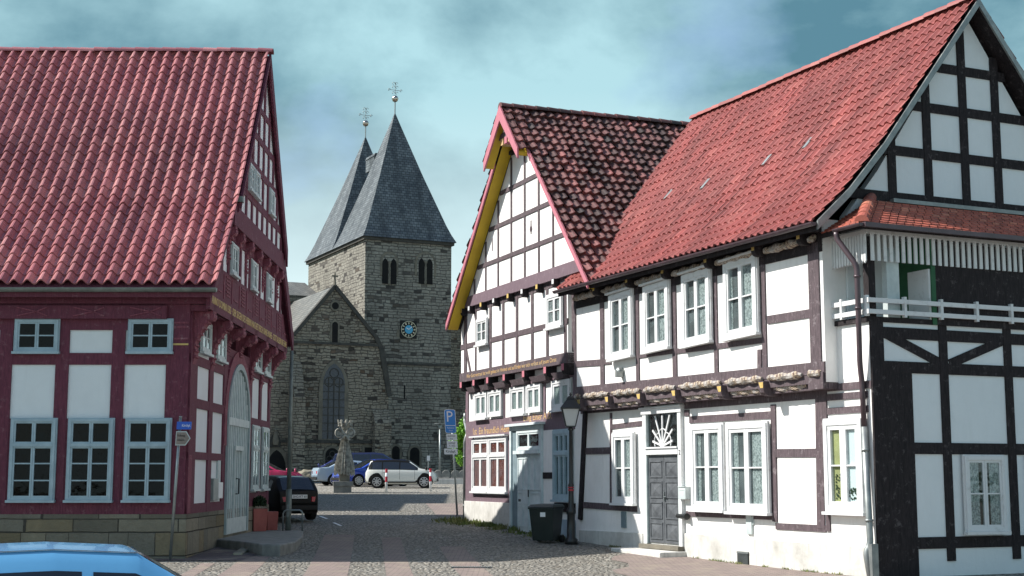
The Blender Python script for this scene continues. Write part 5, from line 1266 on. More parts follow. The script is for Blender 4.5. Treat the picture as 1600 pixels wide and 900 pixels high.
# gable windows
a, b = PK(504, 620, TG)[0], PK(538, 620, TG)[0]; opening(K, TG, a, b, PK(520, 686, TG)[1], PK(520, 568, TG)[1], True, 'gothic_window', .26, 'churchglass', 3, 7)
a, b = PK(518.5, 520, TG)[0], PK(527.5, 520, TG)[0]; opening(K, TG, a, b, PK(523, 536, TG)[1], PK(523, 503, TG)[1], False, 'slit_window', .12)
q = PK(523.5, 478, TG); mb = MB(K); mb.lathe([(.34, 0), (.34, .07)], (q[0], TG, q[1]), 18, axis='y'); w_ = mb.build('round_window', M['trim'], ch); mb = MB(K); mb.lathe([(.24, .071), (.24, .076)], (q[0], TG, q[1]), 16, axis='y'); mb.build('opening', M['room'], w_)
for x0, x1, y0, y1, pt in ((508, 529, 700, 735, False), (569, 583, 699, 714, None), (609, 620, 697, 735, False)):
    a, b = PK(x0, 715, TG)[0], PK(x1, 715, TG)[0]; z0, z1 = PK(x0, y1, TG)[1], PK(x0, y0, TG)[1]
    if pt is None:
        mb = MB(K); mb.box(a - .15, b + .15, TG, TG + .06, z0 - .1, z1 + .15); w_ = mb.build('square_window', M['trim'], ch); MB(K).box(a, b, TG + .061, TG + .066, z0, z1).build('opening', M['room'], w_)
    elif x0 < 600: opening(K, TG, a, b, z0, z1, pt, 'low_window', .14, 'room', 1, 2)
    else: opening(K, 0, PK(612, 715)[0], PK(624, 715)[0], z0, PK(615, 697)[1], pt, 'doorway')
a, b = PK(417, 720, TG)[0], PK(446, 720, TG)[0]; opening(K, TG, a, b, 1.0, PK(430, 703, TG)[1], True, 'portal', .35)
a, b = PK(421, 690, TG)[0], PK(438, 690, TG)[0]; z0 = PK(430, 699, TG)[1]; z1 = PK(430, 676, TG)[1]
mb = MB(K); mb.prism(arch_poly(a, b, z0, z1, True), TG + .061, TG + .10); nb = mb.build('niche', M['trimdark'], ch)
mb = MB(K); um = (a + b) / 2; mb.lathe([(.16, 0), (.2, .3), (.13, .75), (.07, .82), (.11, .95), (.0, 1.08)], (um, TG + .16, z0 + .15), 10); mb.build('niche_figure', M['trim'], nb)
# lower wing right of the tower
mb = MB(K); zr2 = PK(715, 512, -4)[1]; mb.box(TW + .001, TW + 9, -TD, -4, -.5, zr2); mb.build('side_wing_wall', M['church'], ch)
slab('side_wing_roof', [(TW, -3.8, zr2), (TW + 9.2, -3.8, zr2), (TW + 9.2, -8, zr2 + .6), (TW, -8, zr2 + .6)], 'slate')
# lightning conductor
mb = MB(); 
q0 = PL(519, 405, .1)

# ================================================================== neighbouring houses behind the town house (seen only from the side; they shade the street)
def back_house(loc, w_, l_, ez, rz, label):
    o = thing('rear_house', Vector(loc), label, 'house'); x, y, z = loc
    T = lambda p: Vector((x + p[0], y + p[1], p[2]))
    mb = MB(T); mb.prism([(-w_, -.5), (0, -.5), (0, ez), (-w_ / 2, rz), (-w_, ez)], 0, l_); mb.build('wall', M['white_cool'], o)
    for sg in (0, 1):
        mb = MB(T); a = -w_ - .3 if sg == 0 else .3; sl = (rz - ez) / (w_ / 2)
        mb.hexa([(a, -.3, ez - .3 * sl), (-w_ / 2, -.3, rz), (-w_ / 2, l_ + .3, rz), (a, l_ + .3, ez - .3 * sl), (a, -.3, ez - .3 * sl + .2), (-w_ / 2, -.3, rz + .2), (-w_ / 2, l_ + .3, rz + .2), (a, l_ + .3, ez - .3 * sl + .2)]); mb.build('roof', M['tile1'], o)
    fm = MB(T)
    for k in range(int(l_ / 1.3)): fm.box(0, .04, .2 + k * 1.3, .38 + k * 1.3, .5, ez)
    for z_ in (.7, 2.9, 3.3, ez - .2): fm.box(0, .036, 0, l_, z_ - .1, z_ + .1)
    fm.build('timber_frame', M['maroon'], o)
    return o
back_house((-10.6, 44.6, 0), 7, 4.3, 7.5, 12.6, 'white house with a red roof directly behind the maroon town house')
back_house((-11.2, 51.6, 0), 6, 4.8, 6.0, 10.2, 'smaller white house between the two taller houses on the left')
back_house((-12.0, 57.0, 0), 12, 8.6, 9.5, 15.5, 'tall white house with a steep red roof farthest up the left side')

# ================================================================== VEHICLES
def interp(pts, x):
    if x <= pts[0][0]: return pts[0][1]
    for (a, b), (c, d) in zip(pts, pts[1:]):
        if x <= c: return b + (d - b) * (x - a) / (c - a) if c > a else d
    return pts[-1][1]
def car(name, label, cat, loc, head, paint, L_, W_, H_, top, belt, glass_x, pillars, wheels, wr=.30, roof=None, plate=None, clad=None, group=None, rim_spokes=8, detail=True):
    """local frame: x forward, y left, z up. top: silhouette (x, z); belt: (x, z); glass_x: side glass from..to; screens: (front base x, front top x, rear top x, rear base x)"""
    o = thing(name, loc, label, cat, group, world=False, rz=head)
    xs = sorted(set([round(-L_ / 2 + L_ * i / 44, 4) for i in range(45)] + [p[0] for p in top]))
    def half(x):      # plan half width
        t = abs(x) / (L_ / 2); return W_ / 2 * (1 - .20 * t ** 7 - .03 * t ** 2)
    hb_ = lambda x: min(interp(belt, x), interp(top, x) - .015)
    def sect(x):
        zt = interp(top, x); zb = hb_(x); w = half(x); e = abs(x) / (L_ / 2); z0 = .2 + .12 * e ** 6
        fr = max(0, min(1, (zt - zb) / (H_ - interp(belt, 0)))); wr_ = w * (.97 - .22 * fr); zr = zt - .05 * fr - .01
        return [(0, z0), (w * .86, z0), (w * .97, z0 + .07), (w, z0 + .24), (w * 1.0, zb - .12), (w * .975, zb), (wr_ * 1.0, zr), (wr_ * .9, zt), (wr_ * .45, zt + .012 * fr), (0, zt + .016 * fr)]
    mb = MB(); n = 10; ring = []
    for x in xs:
        s_ = sect(x); ring.append([(x, y, z) for y, z in s_] + [(x, -y, z) for y, z in s_[-2:0:-1]])
    m = len(ring[0]); pts = [p for r in ring for p in r]; f = []
    for i in range(len(xs) - 1):
        for k in range(m): f.append((i * m + k, (i + 1) * m + k, (i + 1) * m + (k + 1) % m, i * m + (k + 1) % m))
    f += [tuple(range(m)), tuple((len(xs) - 1) * m + k for k in range(m - 1, -1, -1))]
    mb.add(pts, f); body = mb.build('body', M[paint], o, smooth=True)
    # wheel arches cut out of the body
    cut = MB()
    for wx in wheels: cut.lathe([(wr * 1.13, -W_), (wr * 1.13, W_)], (wx, 0, wr), 28, axis='y')
    c_ = cut.build('cut', M['black'], None); c_.matrix_world = Matrix.Translation(Vector((0, 0, 0)))
    bm_ = body.modifiers.new('arch', 'BOOLEAN'); bm_.operation = 'DIFFERENCE'; bm_.object = c_; bm_.solver = 'EXACT'
    keep = (o.location.copy(), o.rotation_euler.copy()); o.location = (0, 0, 0); o.rotation_euler = (0, 0, 0)
    bpy.context.view_layer.update(); dg = bpy.context.evaluated_depsgraph_get()
    me = bpy.data.meshes.new_from_object(body.evaluated_get(dg)); body.modifiers.clear(); body.data = me; bpy.data.objects.remove(c_)
    me.materials.clear(); me.materials.append(M[paint])
    o.location, o.rotation_euler = keep
    for p in me.polygons: p.use_smooth = abs(p.normal.y) < .999 or True
    em = body.modifiers.new('es', 'EDGE_SPLIT'); em.split_angle = R(32)
    # under-tray and arch lining
    mb = MB(); mb.box(-L_ / 2 + .25, L_ / 2 - .25, -W_ / 2 + .28, W_ / 2 - .28, .22, .7); mb.build('underbody', M['black'], o)
    # glass on the flanks
    def side_pt(x, z, sg, off=.008):
        s_ = sect(x); (w1, z1), (w2, z2) = s_[5], s_[6]; t = (z - z1) / max(.01, z2 - z1)
        return (x, sg * (w1 + (w2 - w1) * t + off), z)
    for sg in (-1, 1):
        edges = [glass_x[0]] + pillars + [glass_x[1]]
        for a, b in zip(edges, edges[1:]):
            a2, b2 = a + .03, b - .03; mb = MB(); N = 10; P_ = []
            for i in range(N + 1):
                x = a2 + (b2 - a2) * i / N; zb = hb_(x) + .03; zt_ = sect(x)[6][1] - .045
                if zt_ < zb + .012: zt_ = zb + .012
                P_ += [side_pt(x, zb, sg), side_pt(x, zt_, sg)]
            mb.add(P_, [(2 * i, 2 * i + 2, 2 * i + 3, 2 * i + 1) for i in range(N)]); mb.build('side_window', M['carglass_solid'], body, recalc=False)
    if roof:      # black pillars and cant rails
        for sg in (-1, 1):
            mb = MB(); P_ = []; N = 20
            for i in range(N + 1):
                x = glass_x[0] - .06 + (glass_x[1] - glass_x[0] + .1) * i / N; s_ = sect(x); P_ += [side_pt(x, min(hb_(x) + .012, s_[6][1] - .01), sg, .004), side_pt(x, s_[6][1], sg, .004)]
            mb.add(P_, [(2 * i, 2 * i + 2, 2 * i + 3, 2 * i + 1) for i in range(N)]); mb.build('pillar_band', M[roof], body, recalc=False)
    # windscreen and rear screen: where the silhouette slopes between belt and roof
    def screen(x0, x1, nm, fr=.86):
        mb = MB(); N = 8; P_ = []
        for i in range(N + 1):
            x = x0 + (x1 - x0) * i / N; s_ = sect(x); w = s_[7][0] * fr; z = s_[7][1]; slope = 0
            dx = .001; nz = (interp(top, x + .02) - interp(top, x - .02)) / .04; nrm = Vector((-nz, 0, 1)).normalized() * .014
            for q in range(7):
                y = -w + 2 * w * q / 6; P_.append((x + nrm.x, y * 1.06, z + .016 * (1 - abs(q - 3) / 3) + nrm.z - (.01 if q in (0, 6) else 0)))
        mb.add(P_, [(i * 7 + q, (i + 1) * 7 + q, (i + 1) * 7 + q + 1, i * 7 + q + 1) for i in range(N) for q in range(6)]); return mb.build(nm, M['carglass_solid'], body, recalc=False)
    tp = [p for p in top]
    roof0 = next(i for i, p in enumerate(tp) if p[1] > H_ - .06); roof1 = max(i for i, p in enumerate(tp) if p[1] > H_ - .06)
    fx = [p for p in tp[roof1:]]; bx = interp(belt, 0)
    fb = next((p[0] for p in fx if p[1] <= interp(belt, p[0]) + .03), fx[-1][0]); screen(tp[roof1][0] + .03, fb - .03, 'windscreen')
    rb = [p for p in tp[:roof0 + 1]]; rbx = max([p[0] for p in rb if p[1] <= interp(belt, p[0]) + .03] or [rb[0][0]]); screen(rbx + .03, tp[roof0][0] - .03, 'rear_window', .84)
    if roof:
        mb = MB(); N = 14; P_ = []; x0, x1 = tp[roof0][0] - .06, tp[roof1][0] + .03
        for i in range(N + 1):
            x = x0 + (x1 - x0) * i / N; s_ = sect(x)
            for y, z in ((s_[6][0] + .006, s_[6][1] - .02), (s_[6][0] * 1.0, s_[6][1] + .02), (s_[7][0], s_[7][1] + .012), (0, s_[9][1] + .012), (-s_[7][0], s_[7][1] + .012), (-s_[6][0], s_[6][1] + .02), (-s_[6][0] - .006, s_[6][1] - .02)): P_.append((x, y, z))
        mb.add(P_, [(i * 7 + q, (i + 1) * 7 + q, (i + 1) * 7 + q + 1, i * 7 + q + 1) for i in range(N) for q in range(6)]); mb.build('roof_panel', M[roof], body, smooth=True, recalc=False)
    # wheels
    for wx in wheels:
        for sg in (-1, 1):
            y0 = W_ / 2 - .09; mb = MB(); T_ = [(wr * .62, -.1), (wr * .97, -.1), (wr, -.07), (wr, .06), (wr * .96, .1), (wr * .66, .1)]
            mb.lathe(T_, (wx, sg * y0, wr), 26, axis='y'); wh = mb.build('wheel', M['rubber'], o, smooth=False)
            mb = MB(); yy = sg * (y0 + .102); mb.lathe([(wr * .66, sg * .09), (wr * .7, sg * .105), (wr * .62, sg * .108), (wr * .6, sg * .06)], (wx, sg * y0, wr), 26, axis='y')
            for k in range(rim_spokes):
                a = 2 * math.pi * k / rim_spokes; c, s2 = math.cos(a), math.sin(a); ww = .03
                p = [(wx + c * r_ - s2 * w_, yy + dy, wr + s2 * r_ + c * w_) for dy in (0, -sg * .03) for r_, w_ in ((.03, -ww), (wr * .63, -ww * .8), (wr * .63, ww * .8), (.03, ww))]
                mb.add(p, [(0, 1, 2, 3), (4, 7, 6, 5), (0, 4, 5, 1), (2, 6, 7, 3)])
            mb.lathe([(.06, -.03), (.06, .006)], (wx, yy, wr), 12, axis='y'); mb.build('rim', M['alloy'], wh)
            if clad:
                mb = MB(); N = 16; P_ = []
                for k in range(N + 1):
                    a = math.pi * (k / N) * 1.06 - .1
                    for r_, yy2 in ((wr * 1.1, half(wx) + .012), (wr * 1.36, half(wx) + .006), (wr * 1.1, half(wx) - .06), (wr * 1.36, half(wx) - .06)): P_.append((wx + math.cos(a) * r_, sg * yy2, wr + math.sin(a) * r_))
                mb.add(P_, [(4 * k, 4 * k + 4, 4 * k + 5, 4 * k + 1) for k in range(N)] + [(4 * k, 4 * k + 2, 4 * k + 6, 4 * k + 4) for k in range(N)] + [(4 * k + 1, 4 * k + 5, 4 * k + 7, 4 * k + 3) for k in range(N)]); mb.build('arch_trim', M[clad], body, recalc=False)
    mb = MB()      # door shut lines and the roof ditch
    for px_ in [glass_x[1] - .12] + pillars[:2]:
        for sg in (-1, 1):
            pr_ = sect(px_); P_ = []
            for (y_, z_) in (pr_[3], ((pr_[3][0] + pr_[4][0]) / 2 + .0, (pr_[3][1] + pr_[4][1]) / 2), pr_[4], pr_[5]): P_ += [(px_ - .006, sg * (y_ + .003), z_), (px_ + .006, sg * (y_ + .003), z_)]
            mb.add(P_, [(2 * i, 2 * i + 2, 2 * i + 3, 2 * i + 1) for i in range(3)])
    for sg in (-1, 1):
        x0, x1 = tp[roof0][0], tp[roof1][0]; P_ = []
        for i in range(9):
            x = x0 + (x1 - x0) * i / 8; s_ = sect(x); P_ += [(x, sg * (s_[7][0] - .01), s_[7][1] + .006), (x, sg * (s_[7][0] + .008), s_[7][1] + .003)]
        mb.add(P_, [(2 * i, 2 * i + 2, 2 * i + 3, 2 * i + 1) for i in range(8)])
    mb.build('shut_lines', M['black'], body, recalc=False)
    # bumpers, lamps, mirrors, handles
    for sg in (-1, 1):
        e = L_ / 2
        for nm, x, z, m_, dx in (('taillight', -e, .78, 'taillight', -1), ('headlight', e, .68, 'headlight', 1)):
            zz = min(z, interp(top, x * .985) - .14); mb = MB(); w = half(x * .97)
            P_ = [];
            for xx, y in ((x - dx * .02, w * .62), (x - dx * .05, w * .93), (x - dx * .24, w * .985 + .012)):
                xo = x + dx * .012 if xx == x - dx * .02 else xx + dx * .02
                P_ += [(xo, sg * (y + .006), zz - .08), (xo, sg * (y + .006), zz + .07)]
            mb.add(P_ + [(p[0] - dx * .1, p[1] * .9, p[2]) for p in P_], [(0, 2, 3, 1), (2, 4, 5, 3), (6, 7, 9, 8), (8, 9, 11, 10), (0, 1, 7, 6), (4, 10, 11, 5), (1, 3, 9, 7), (3, 5, 11, 9), (0, 6, 8, 2), (2, 8, 10, 4)]); mb.build(nm, M[m_], body)
        mb = MB(); mx = fb - .22; zb = hb_(mx); mb.lathe([(.0, -.09), (.07, -.06), (.085, 0), (.07, .06), (0, .09)], (mx, sg * (half(mx) + .09), zb + .10), 10, .7, 1); mb.box(mx - .03, mx + .03, min(sg * half(mx) * .95, sg * (half(mx) + .05)), max(sg * half(mx) * .95, sg * (half(mx) + .05)), zb + .02, zb + .06); mb.build('mirror', M[roof or ('black' if clad else paint)], body, smooth=True)
        mb = MB()
        for px_ in pillars[:1]: mb.box(px_ + .05, px_ + .2, sg * (half(0) + .004) - .012, sg * (half(0) + .004) + .012, hb_(0) - .13, hb_(0) - .10)
        mb.build('handle', M['black' if not roof else 'alloy'], body)
    mb = MB()
    for e_, sg in ((-L_ / 2, -1), (L_ / 2, 1)):
        w = half(e_) * .96; mb.box(min(e_ - sg * .1, e_ + sg * .045), max(e_ - sg * .1, e_ + sg * .045), -w, w, .34, .48)
    for sg in (-1, 1): mb.box(wheels[0] + wr * 1.2, wheels[1] - wr * 1.2, sg * (half(0) + .0) - .02, sg * (half(0)) + .02, .27, .34)
    mb.build('bumper_trim', M['black'], body, bevel=.015)
    if plate:
        mb = MB(); mb.box(-L_ / 2 - .03, -L_ / 2 - .004, -.26, .26, .82 - .12, .82 + .0); pl_ = mb.build('number_plate', M['pure_white'], body)
        text(plate, .105, lambda u, v, d: Vector((-L_ / 2 - .031 - d, -u, .755 + v)), M['black'], 'plate_number', pl_, .002, .95)
    return o
M['carglass_solid'] = simple('dark_car_window', (.012, .015, .017), None, rough=.04, spec=.9)
PA = dict(paint_black=(.004, .0045, .0045), paint_white=(.74, .75, .7), paint_blue=(.012, .045, .33), paint_navy=(.01, .015, .05), paint_silver=(.33, .42, .5), paint_magenta=(.42, .015, .09), paint_lightblue=(.12, .36, .62), paint_violet=(.04, .05, .2))
for k, v in PA.items(): M[k] = m_paint(k, v)
_p = M['paint_black'].node_tree.nodes['Principled BSDF'].inputs; _p['Coat Weight'].default_value = .0; _p['Roughness'].default_value = .45; _p['Specular IOR Level'].default_value = .2
HATCH = [(-1.95, .4), (-1.93, .80), (-1.88, .93), (-1.52, 1.34), (-1.35, 1.385), (-.2, 1.415), (.25, 1.39), (.95, .97), (1.7, .84), (1.9, .7), (1.95, .42)]
MINI = [(-1.85, .42), (-1.84, .78), (-1.74, .95), (-1.6, 1.33), (-1.42, 1.385), (-.4, 1.41), (.42, 1.36), (.98, .98), (1.55, .88), (1.77, .72), (1.85, .45)]
EST = [(-2.25, .4), (-2.23, .8), (-2.15, 1.0), (-1.8, 1.38), (-1.55, 1.44), (-.2, 1.48), (.3, 1.44), (1.15, 1.0), (1.95, .86), (2.2, .7), (2.25, .42)]
SED = [(-2.2, .42), (-2.18, .85), (-2.1, .98), (-1.55, 1.03), (-.85, 1.37), (-.2, 1.41), (.3, 1.37), (1.1, .97), (1.9, .84), (2.15, .7), (2.2, .42)]
VAN = [(-2.1, .4), (-2.08, 1.0), (-2.0, 1.1), (-1.8, 1.58), (-1.5, 1.64), (.2, 1.66), (.6, 1.6), (1.45, 1.1), (1.9, .95), (2.08, .75), (2.1, .42)]
bl = lambda z: [(-3, z + .02), (0, z), (1, z - .03), (3, z - .06)]
g = G(468, 812); car('parked_car', 'black hatchback seen from behind, parked beside the tall grey pole', 'car', Vector((g.x - .85, g.y + .1, gz(g.y + .1))), R(90 + 33), 'paint_black', 3.9, 1.66, 1.415, HATCH, bl(.95), (-1.45, .8), [-.75, -.02][1:], (-1.2, 1.2), .29, plate='SHG-KT 60')
g = G(628, 762.5); car('parked_car', 'small white car with black roof and wheel arches, parked in front of the tower', 'car', g, R(-1), 'paint_white', 3.66, 1.70, 1.45, [(x, z * 1.03) for x, z in MINI], bl(.93), (-1.62, .85), [-.95, -.05], (-1.22, 1.22), .33, roof='paint_black', clad='black')
def GX(x, Y, dx=0): X = (x - 800) / 2219.8 * Y; return Vector((X + dx, Y, gz(Y)))
g = G(560, 761); car('parked_car', 'dark blue estate car angled nose towards the carved statue', 'car', Vector((g.x + 1.38 * .85 - .85 * .53, g.y + 1.38 * .53 + .85 * .85, gz(g.y + 1.4))), R(180 + 32), 'paint_blue', 4.5, 1.75, 1.48, EST, bl(.98), (-1.9, 1.0), [-1.0, -.1], (-1.32, 1.38), .32, rim_spokes=11)
car('parked_car', 'silver blue saloon showing its red rear lamp left of the statue', 'car', GX(498, 80, 1.9), R(22), 'paint_silver', 4.4, 1.75, 1.41, SED, bl(.96), (-1.3, 1.0), [-.6, .1], (-1.3, 1.35), .31)
car('parked_car', 'violet blue minivan furthest back beside the church wall, left of the statue', 'car', GX(522, 86, .9), R(176), 'paint_violet', 4.2, 1.75, 1.66, VAN, bl(1.08), (-1.8, 1.3), [-1.0, 0.0], (-1.3, 1.35), .31)
car('parked_car', 'tall black van parked behind the blue estate and the white car', 'car', GX(580, 82.5), R(2), 'paint_navy', 4.8, 1.85, 1.85, [(x * 1.14, z * 1.115 if z > .5 else z) for x, z in VAN], bl(1.2), (-2.0, 1.5), [-1.0, 0.0], (-1.4, 1.5), .33)
car('parked_car', 'magenta red car with cyan reflecting side windows near the church portal', 'car', GX(450, 73, -1.5), R(-4), 'paint_magenta', 4.4, 1.75, 1.43, [(x * 1.12, z) for x, z in HATCH], bl(.95), (-1.7, 1.0), [-.9, -.05], (-1.3, 1.35), .31)
car('parked_car', 'light blue car cut off at the bottom left corner', 'car', Vector((-2.55, 8.5, gz(8.5))), R(21), 'paint_lightblue', 3.95, 1.68, 1.40, [(x, z) for x, z in HATCH], bl(.95), (-1.45, .8), [-.75, -.02][1:], (-1.2, 1.2), .29)

# ================================================================== STREET FURNITURE
def T_at(base, rz=0, lean=(0, 0)):
    c, s_ = math.cos(rz), math.sin(rz)
    return lambda p: Vector((base.x + p[0] * c - p[1] * s_ + lean[0] * p[2], base.y + p[0] * s_ + p[1] * c + lean[1] * p[2], base.z + p[2]))
def H_at(base, x, y):       # height of a pixel above a ground point
    r = ray(x, y); t = base.y / r.y; return EYE.z + r.z * t - base.z
# iron street lantern
b = GX(892, 36.7); hgt = H_at(b, 890, 614); T = T_at(b)
o = thing('street_lamp', b, 'black cast iron street lamp with a four sided lantern beside the wheelie bin', 'street lamp')
k = hgt / 3.95
mb = MB(T); mb.lathe([(.17, 0), (.17, .12), (.11, .18), (.10, .75), (.125, .8), (.125, .86), (.07, .95), (.062, 1.45), (.08, 1.5), (.05, 1.56), (.04, 2.95 * k), (.075, 2.98 * k), (.05, 3.05 * k)], (0, 0, 0), 14); mb.build('post', M['black_metal'], o, smooth=True)
mb = MB(T); mb.lathe([(.078, 1.36), (.08, 1.4)], (0, 0, 0), 14); mb.lathe([(.078, 1.43), (.08, 1.46)], (0, 0, 0), 14); mb.build('band', M['red'], o)
z0, z1 = 3.05 * k, 3.52 * k
mb = MB(T)
def frus(mbx, r0, r1, a, c, t=0): mbx.hexa([(-r0, -r0, a), (r0, -r0, a), (r0, r0, a), (-r0, r0, a), (-r1, -r1, c), (r1, -r1, c), (r1, r1, c), (-r1, r1, c)])
for sx_ in (-1, 1):
    for sy_ in (-1, 1): mb.tube([(sx_ * .12, sy_ * .12, z0 + .02), (sx_ * .22, sy_ * .22, z1)], .014, 5)
frus(mb, .13, .13, z0, z0 + .03); frus(mb, .255, .255, z1, z1 + .03); frus(mb, .27, .09, z1 + .031, z1 + .27); frus(mb, .11, .05, z1 + .271, z1 + .34); mb.lathe([(.0, z1 + .33), (.04, z1 + .38), (.02, z1 + .42), (0, z1 + .45)], (0, 0, 0), 8)
lh = mb.build('lantern', M['black_metal'], o)
mb = MB(T); frus(mb, .115, .212, z0 + .031, z1 - .001); mb.build('glass', M['lampglass'], lh)
# wheelie bin
b = GX(854, 37.3); T0_ = T_at(b, R(-24)); T = lambda p: T0_((p[0] * 1.18, p[1] * 1.1, p[2] * .96)); o = thing('wheelie_bin', b, 'dark green wheelie bin standing open air in front of the pale blue door', 'bin')
o['label'] = 'dark wheelie bin in front of the pale double door'
mb = MB(T); mb.hexa([(-.24, -.26, .06), (.24, -.26, .06), (.24, .22, .06), (-.24, .22, .06), (-.29, -.36, .92), (.29, -.36, .92), (.29, .3, .92), (-.29, .3, .92)]); mb.box(-.31, .31, -.38, .32, .9, .95); mb.build('bin_body', M['plasticb'], o, bevel=.015)
mb = MB(T); mb.hexa([(-.32, -.4, .955), (.32, -.4, .955), (.32, .34, .955), (-.32, .34, .955), (-.27, -.3, 1.02), (.27, -.3, 1.02), (.27, .3, 1.04), (-.27, .3, 1.04)]); mb.tube([(-.25, .38, .98), (.25, .38, .98)], .02, 6); mb.build('lid', M['plasticb'], o, bevel=.01)
for s_ in (-1, 1): mb = MB(T); mb.lathe([(.1, -.03), (.1, .03)], (s_ * .27, .24, .1), 14, axis='x'); mb.build('wheel', M['rubber'], o)
mb = MB(T); mb.box(-.02, .1, -.352, -.342, .70, .82); mb.build('sticker', M['pure_white'], o)
# tall grey pole, hoop, planters, ramp slab
b = G(450, 829); T = T_at(b, 0, (0, 0)); hgt = H_at(b, 450, 548)
o = thing('tall_pole', b, 'tall plain grey steel pole on the raised slab beside the black hatchback', 'pole')
mb = MB(T); mb.tube([(0, 0, 0), (0, 0, 1.2)], .085, 12); mb.tube([(0, 0, 1.2), (0, 0, hgt)], .065, 12, .05); mb.build('shaft', M['gutter'], o, smooth=True)
mb = MB(T); mb.box(-.04, .04, -.09, -.06, .4, .75); mb.build('hatch', M['zinc'], o)
b = G(457, 830); T = T_at(b, R(4)); mb = MB(T); hw_ = .28
mb.tube([(-hw_, 0, 0), (-hw_, 0, .5), (-hw_ + .03, 0, .57), (-hw_ + .09, 0, .6), (hw_ - .09, 0, .6), (hw_ - .03, 0, .57), (hw_, 0, .5), (hw_, 0, 0)], .024, 8)
tag(mb.build('hoop_barrier', M['grey_metal'], None, smooth=True), 'low grey tubular hoop barrier round the foot of the tall pole', 'barrier')
slab_z = gz(37) + .16
# slab: rounded platform in front of the portal
outl = []
for x, y in ((349, 842), (380, 846), (410, 850), (438, 851), (462, 846), (473, 838), (474, 830), (468, 826), (400, 824), (372, 826)):
    r = ray(x, y); t = (slab_z - EYE.z) / r.z; p_ = EYE + r * t; outl.append((p_.x, p_.y))
outl[0] = (-7.5, outl[0][1]); outl[-1] = (-7.5, outl[-1][1])
pts = [(x, y, slab_z - .5) for x, y in outl] + [(x, y, slab_z) for x, y in outl]; n = len(outl)
mb = MB(); mb.add(pts, [tuple(range(n - 1, -1, -1)), tuple(range(n, 2 * n))] + [(i, (i + 1) % n, (i + 1) % n + n, i + n) for i in range(n)])
tag(mb.build('kerb_platform', M['concrete'], None, bevel=.03), kind='structure')
a = G(371, 868); c = G(409, 846)
mb = MB(); d_ = (c - a); px = Vector((d_.y, -d_.x, 0)).normalized() * .11
mb.hexa([a - px - Z * .2, a + px - Z * .2, c + px - Z * .2, c - px - Z * .2, a - px + Z * .06, a + px + Z * .06, c + px + Z * .13, c - px + Z * .13]); tag(mb.build('kerb', M['kerb'], None, bevel=.02), kind='structure')
def planter(px_, py, s, h, mat, label, bush):
    b = G(px_, py); b.z = slab_z; T = T_at(b, R(28)); o = thing('planter', b, label, 'planter', None)
    mb = MB(T); mb.hexa([(-s * .9, -s * .9, 0), (s * .9, -s * .9, 0), (s * .9, s * .9, 0), (-s * .9, s * .9, 0), (-s, -s, h), (s, -s, h), (s, s, h), (-s, s, h)]); mb.build('tub', M[mat], o, bevel=.01)
    if bush:
        mb = MB(T); rr = random.Random(4)
        for k in range(900):
            a = rr.random() * 6.28; e = math.acos(1 - rr.random() * 1.2); q = s * 1.12 * (1 + .15 * math.sin(5 * a)) * (rr.random() ** .3)
            c = Vector((math.sin(e) * math.cos(a) * q, math.sin(e) * math.sin(a) * q, h + .12 + math.cos(e) * q * .95)); v1 = Vector((rr.uniform(-1, 1), rr.uniform(-1, 1), rr.uniform(-1, 1))) * .035; v2 = Vector((rr.uniform(-1, 1), rr.uniform(-1, 1), rr.uniform(-.2, 1.4))) * .035
            mb.add([c - v1, c - v2, c + v1, c + v2], [(0, 1, 2, 3)])
        mb.build('bush', M['leafdark'], o, recalc=False)
planter(403, 831, .21, .64, 'salmon', 'salmon red square planter with a clipped dark bush at the arched portal', True)
planter(423, 828, .17, .54, 'salmon', 'smaller empty red planter behind the one with the bush', False)
# leaning sign pole with the street name and the arrow board
b = GX(270, 31.95); o = thing('sign_post', b, 'slightly leaning steel post with a blue street name sign and a brown arrow board', 'sign post')
r = ray(282, 653); t = b.y / r.y; top = EYE + r * t; ln = ((top.x - b.x) / (top.z - b.z), 0); T = T_at(b, 0, ln); hp = top.z - b.z
mb = MB(T); mb.tube([(0, 0, 0), (0, 0, hp)], .034, 10); mb.lathe([(.036, hp), (.036, hp + .04)], (0, 0, 0), 10); mb.build('post', M['grey_metal'], o, smooth=True)
za = H_at(b, 288, 671); zb = H_at(b, 288, 659); mb = MB(T); mb.box(.02, .27, -.05, -.035, za, zb); mb.box(-.06, .02, -.055, -.03, za, zb)
sg_ = mb.build('street_name_sign', M['street_blue'], o); text('Kirchpl.', .085, lambda u, v, d: T((.155 + u, -.052 - d, (za + zb) / 2 + v)), M['pure_white'], 'lettering', sg_, .002, .75)
za = H_at(b, 284, 696); zb = H_at(b, 284, 674); mb = MB(T); zm_ = (za + zb) / 2; fr_ = [(-.06, za), (.17, za), (.27, zm_), (.17, zb), (-.06, zb)]
mb.prism(fr_, -.06, -.04); ar = mb.build('arrow_board', M['wingrey'], o)
mb = MB(T); mb.prism([(-.045, za + .02), (.16, za + .02), (.25, zm_), (.16, zb - .02), (-.045, zb - .02)], -.065, -.061); mb.build('panel', M['sign_brown'], ar)
text('Fußweg', .07, lambda u, v, d: T((.06 + u, -.067 - d, zm_ + .06 + v)), M['black'], 'lettering', ar, .001, .8); text('Stiftskirche', .06, lambda u, v, d: T((.06 + u, -.067 - d, zm_ - .04 + v)), M['black'], 'lettering', ar, .001, .6)
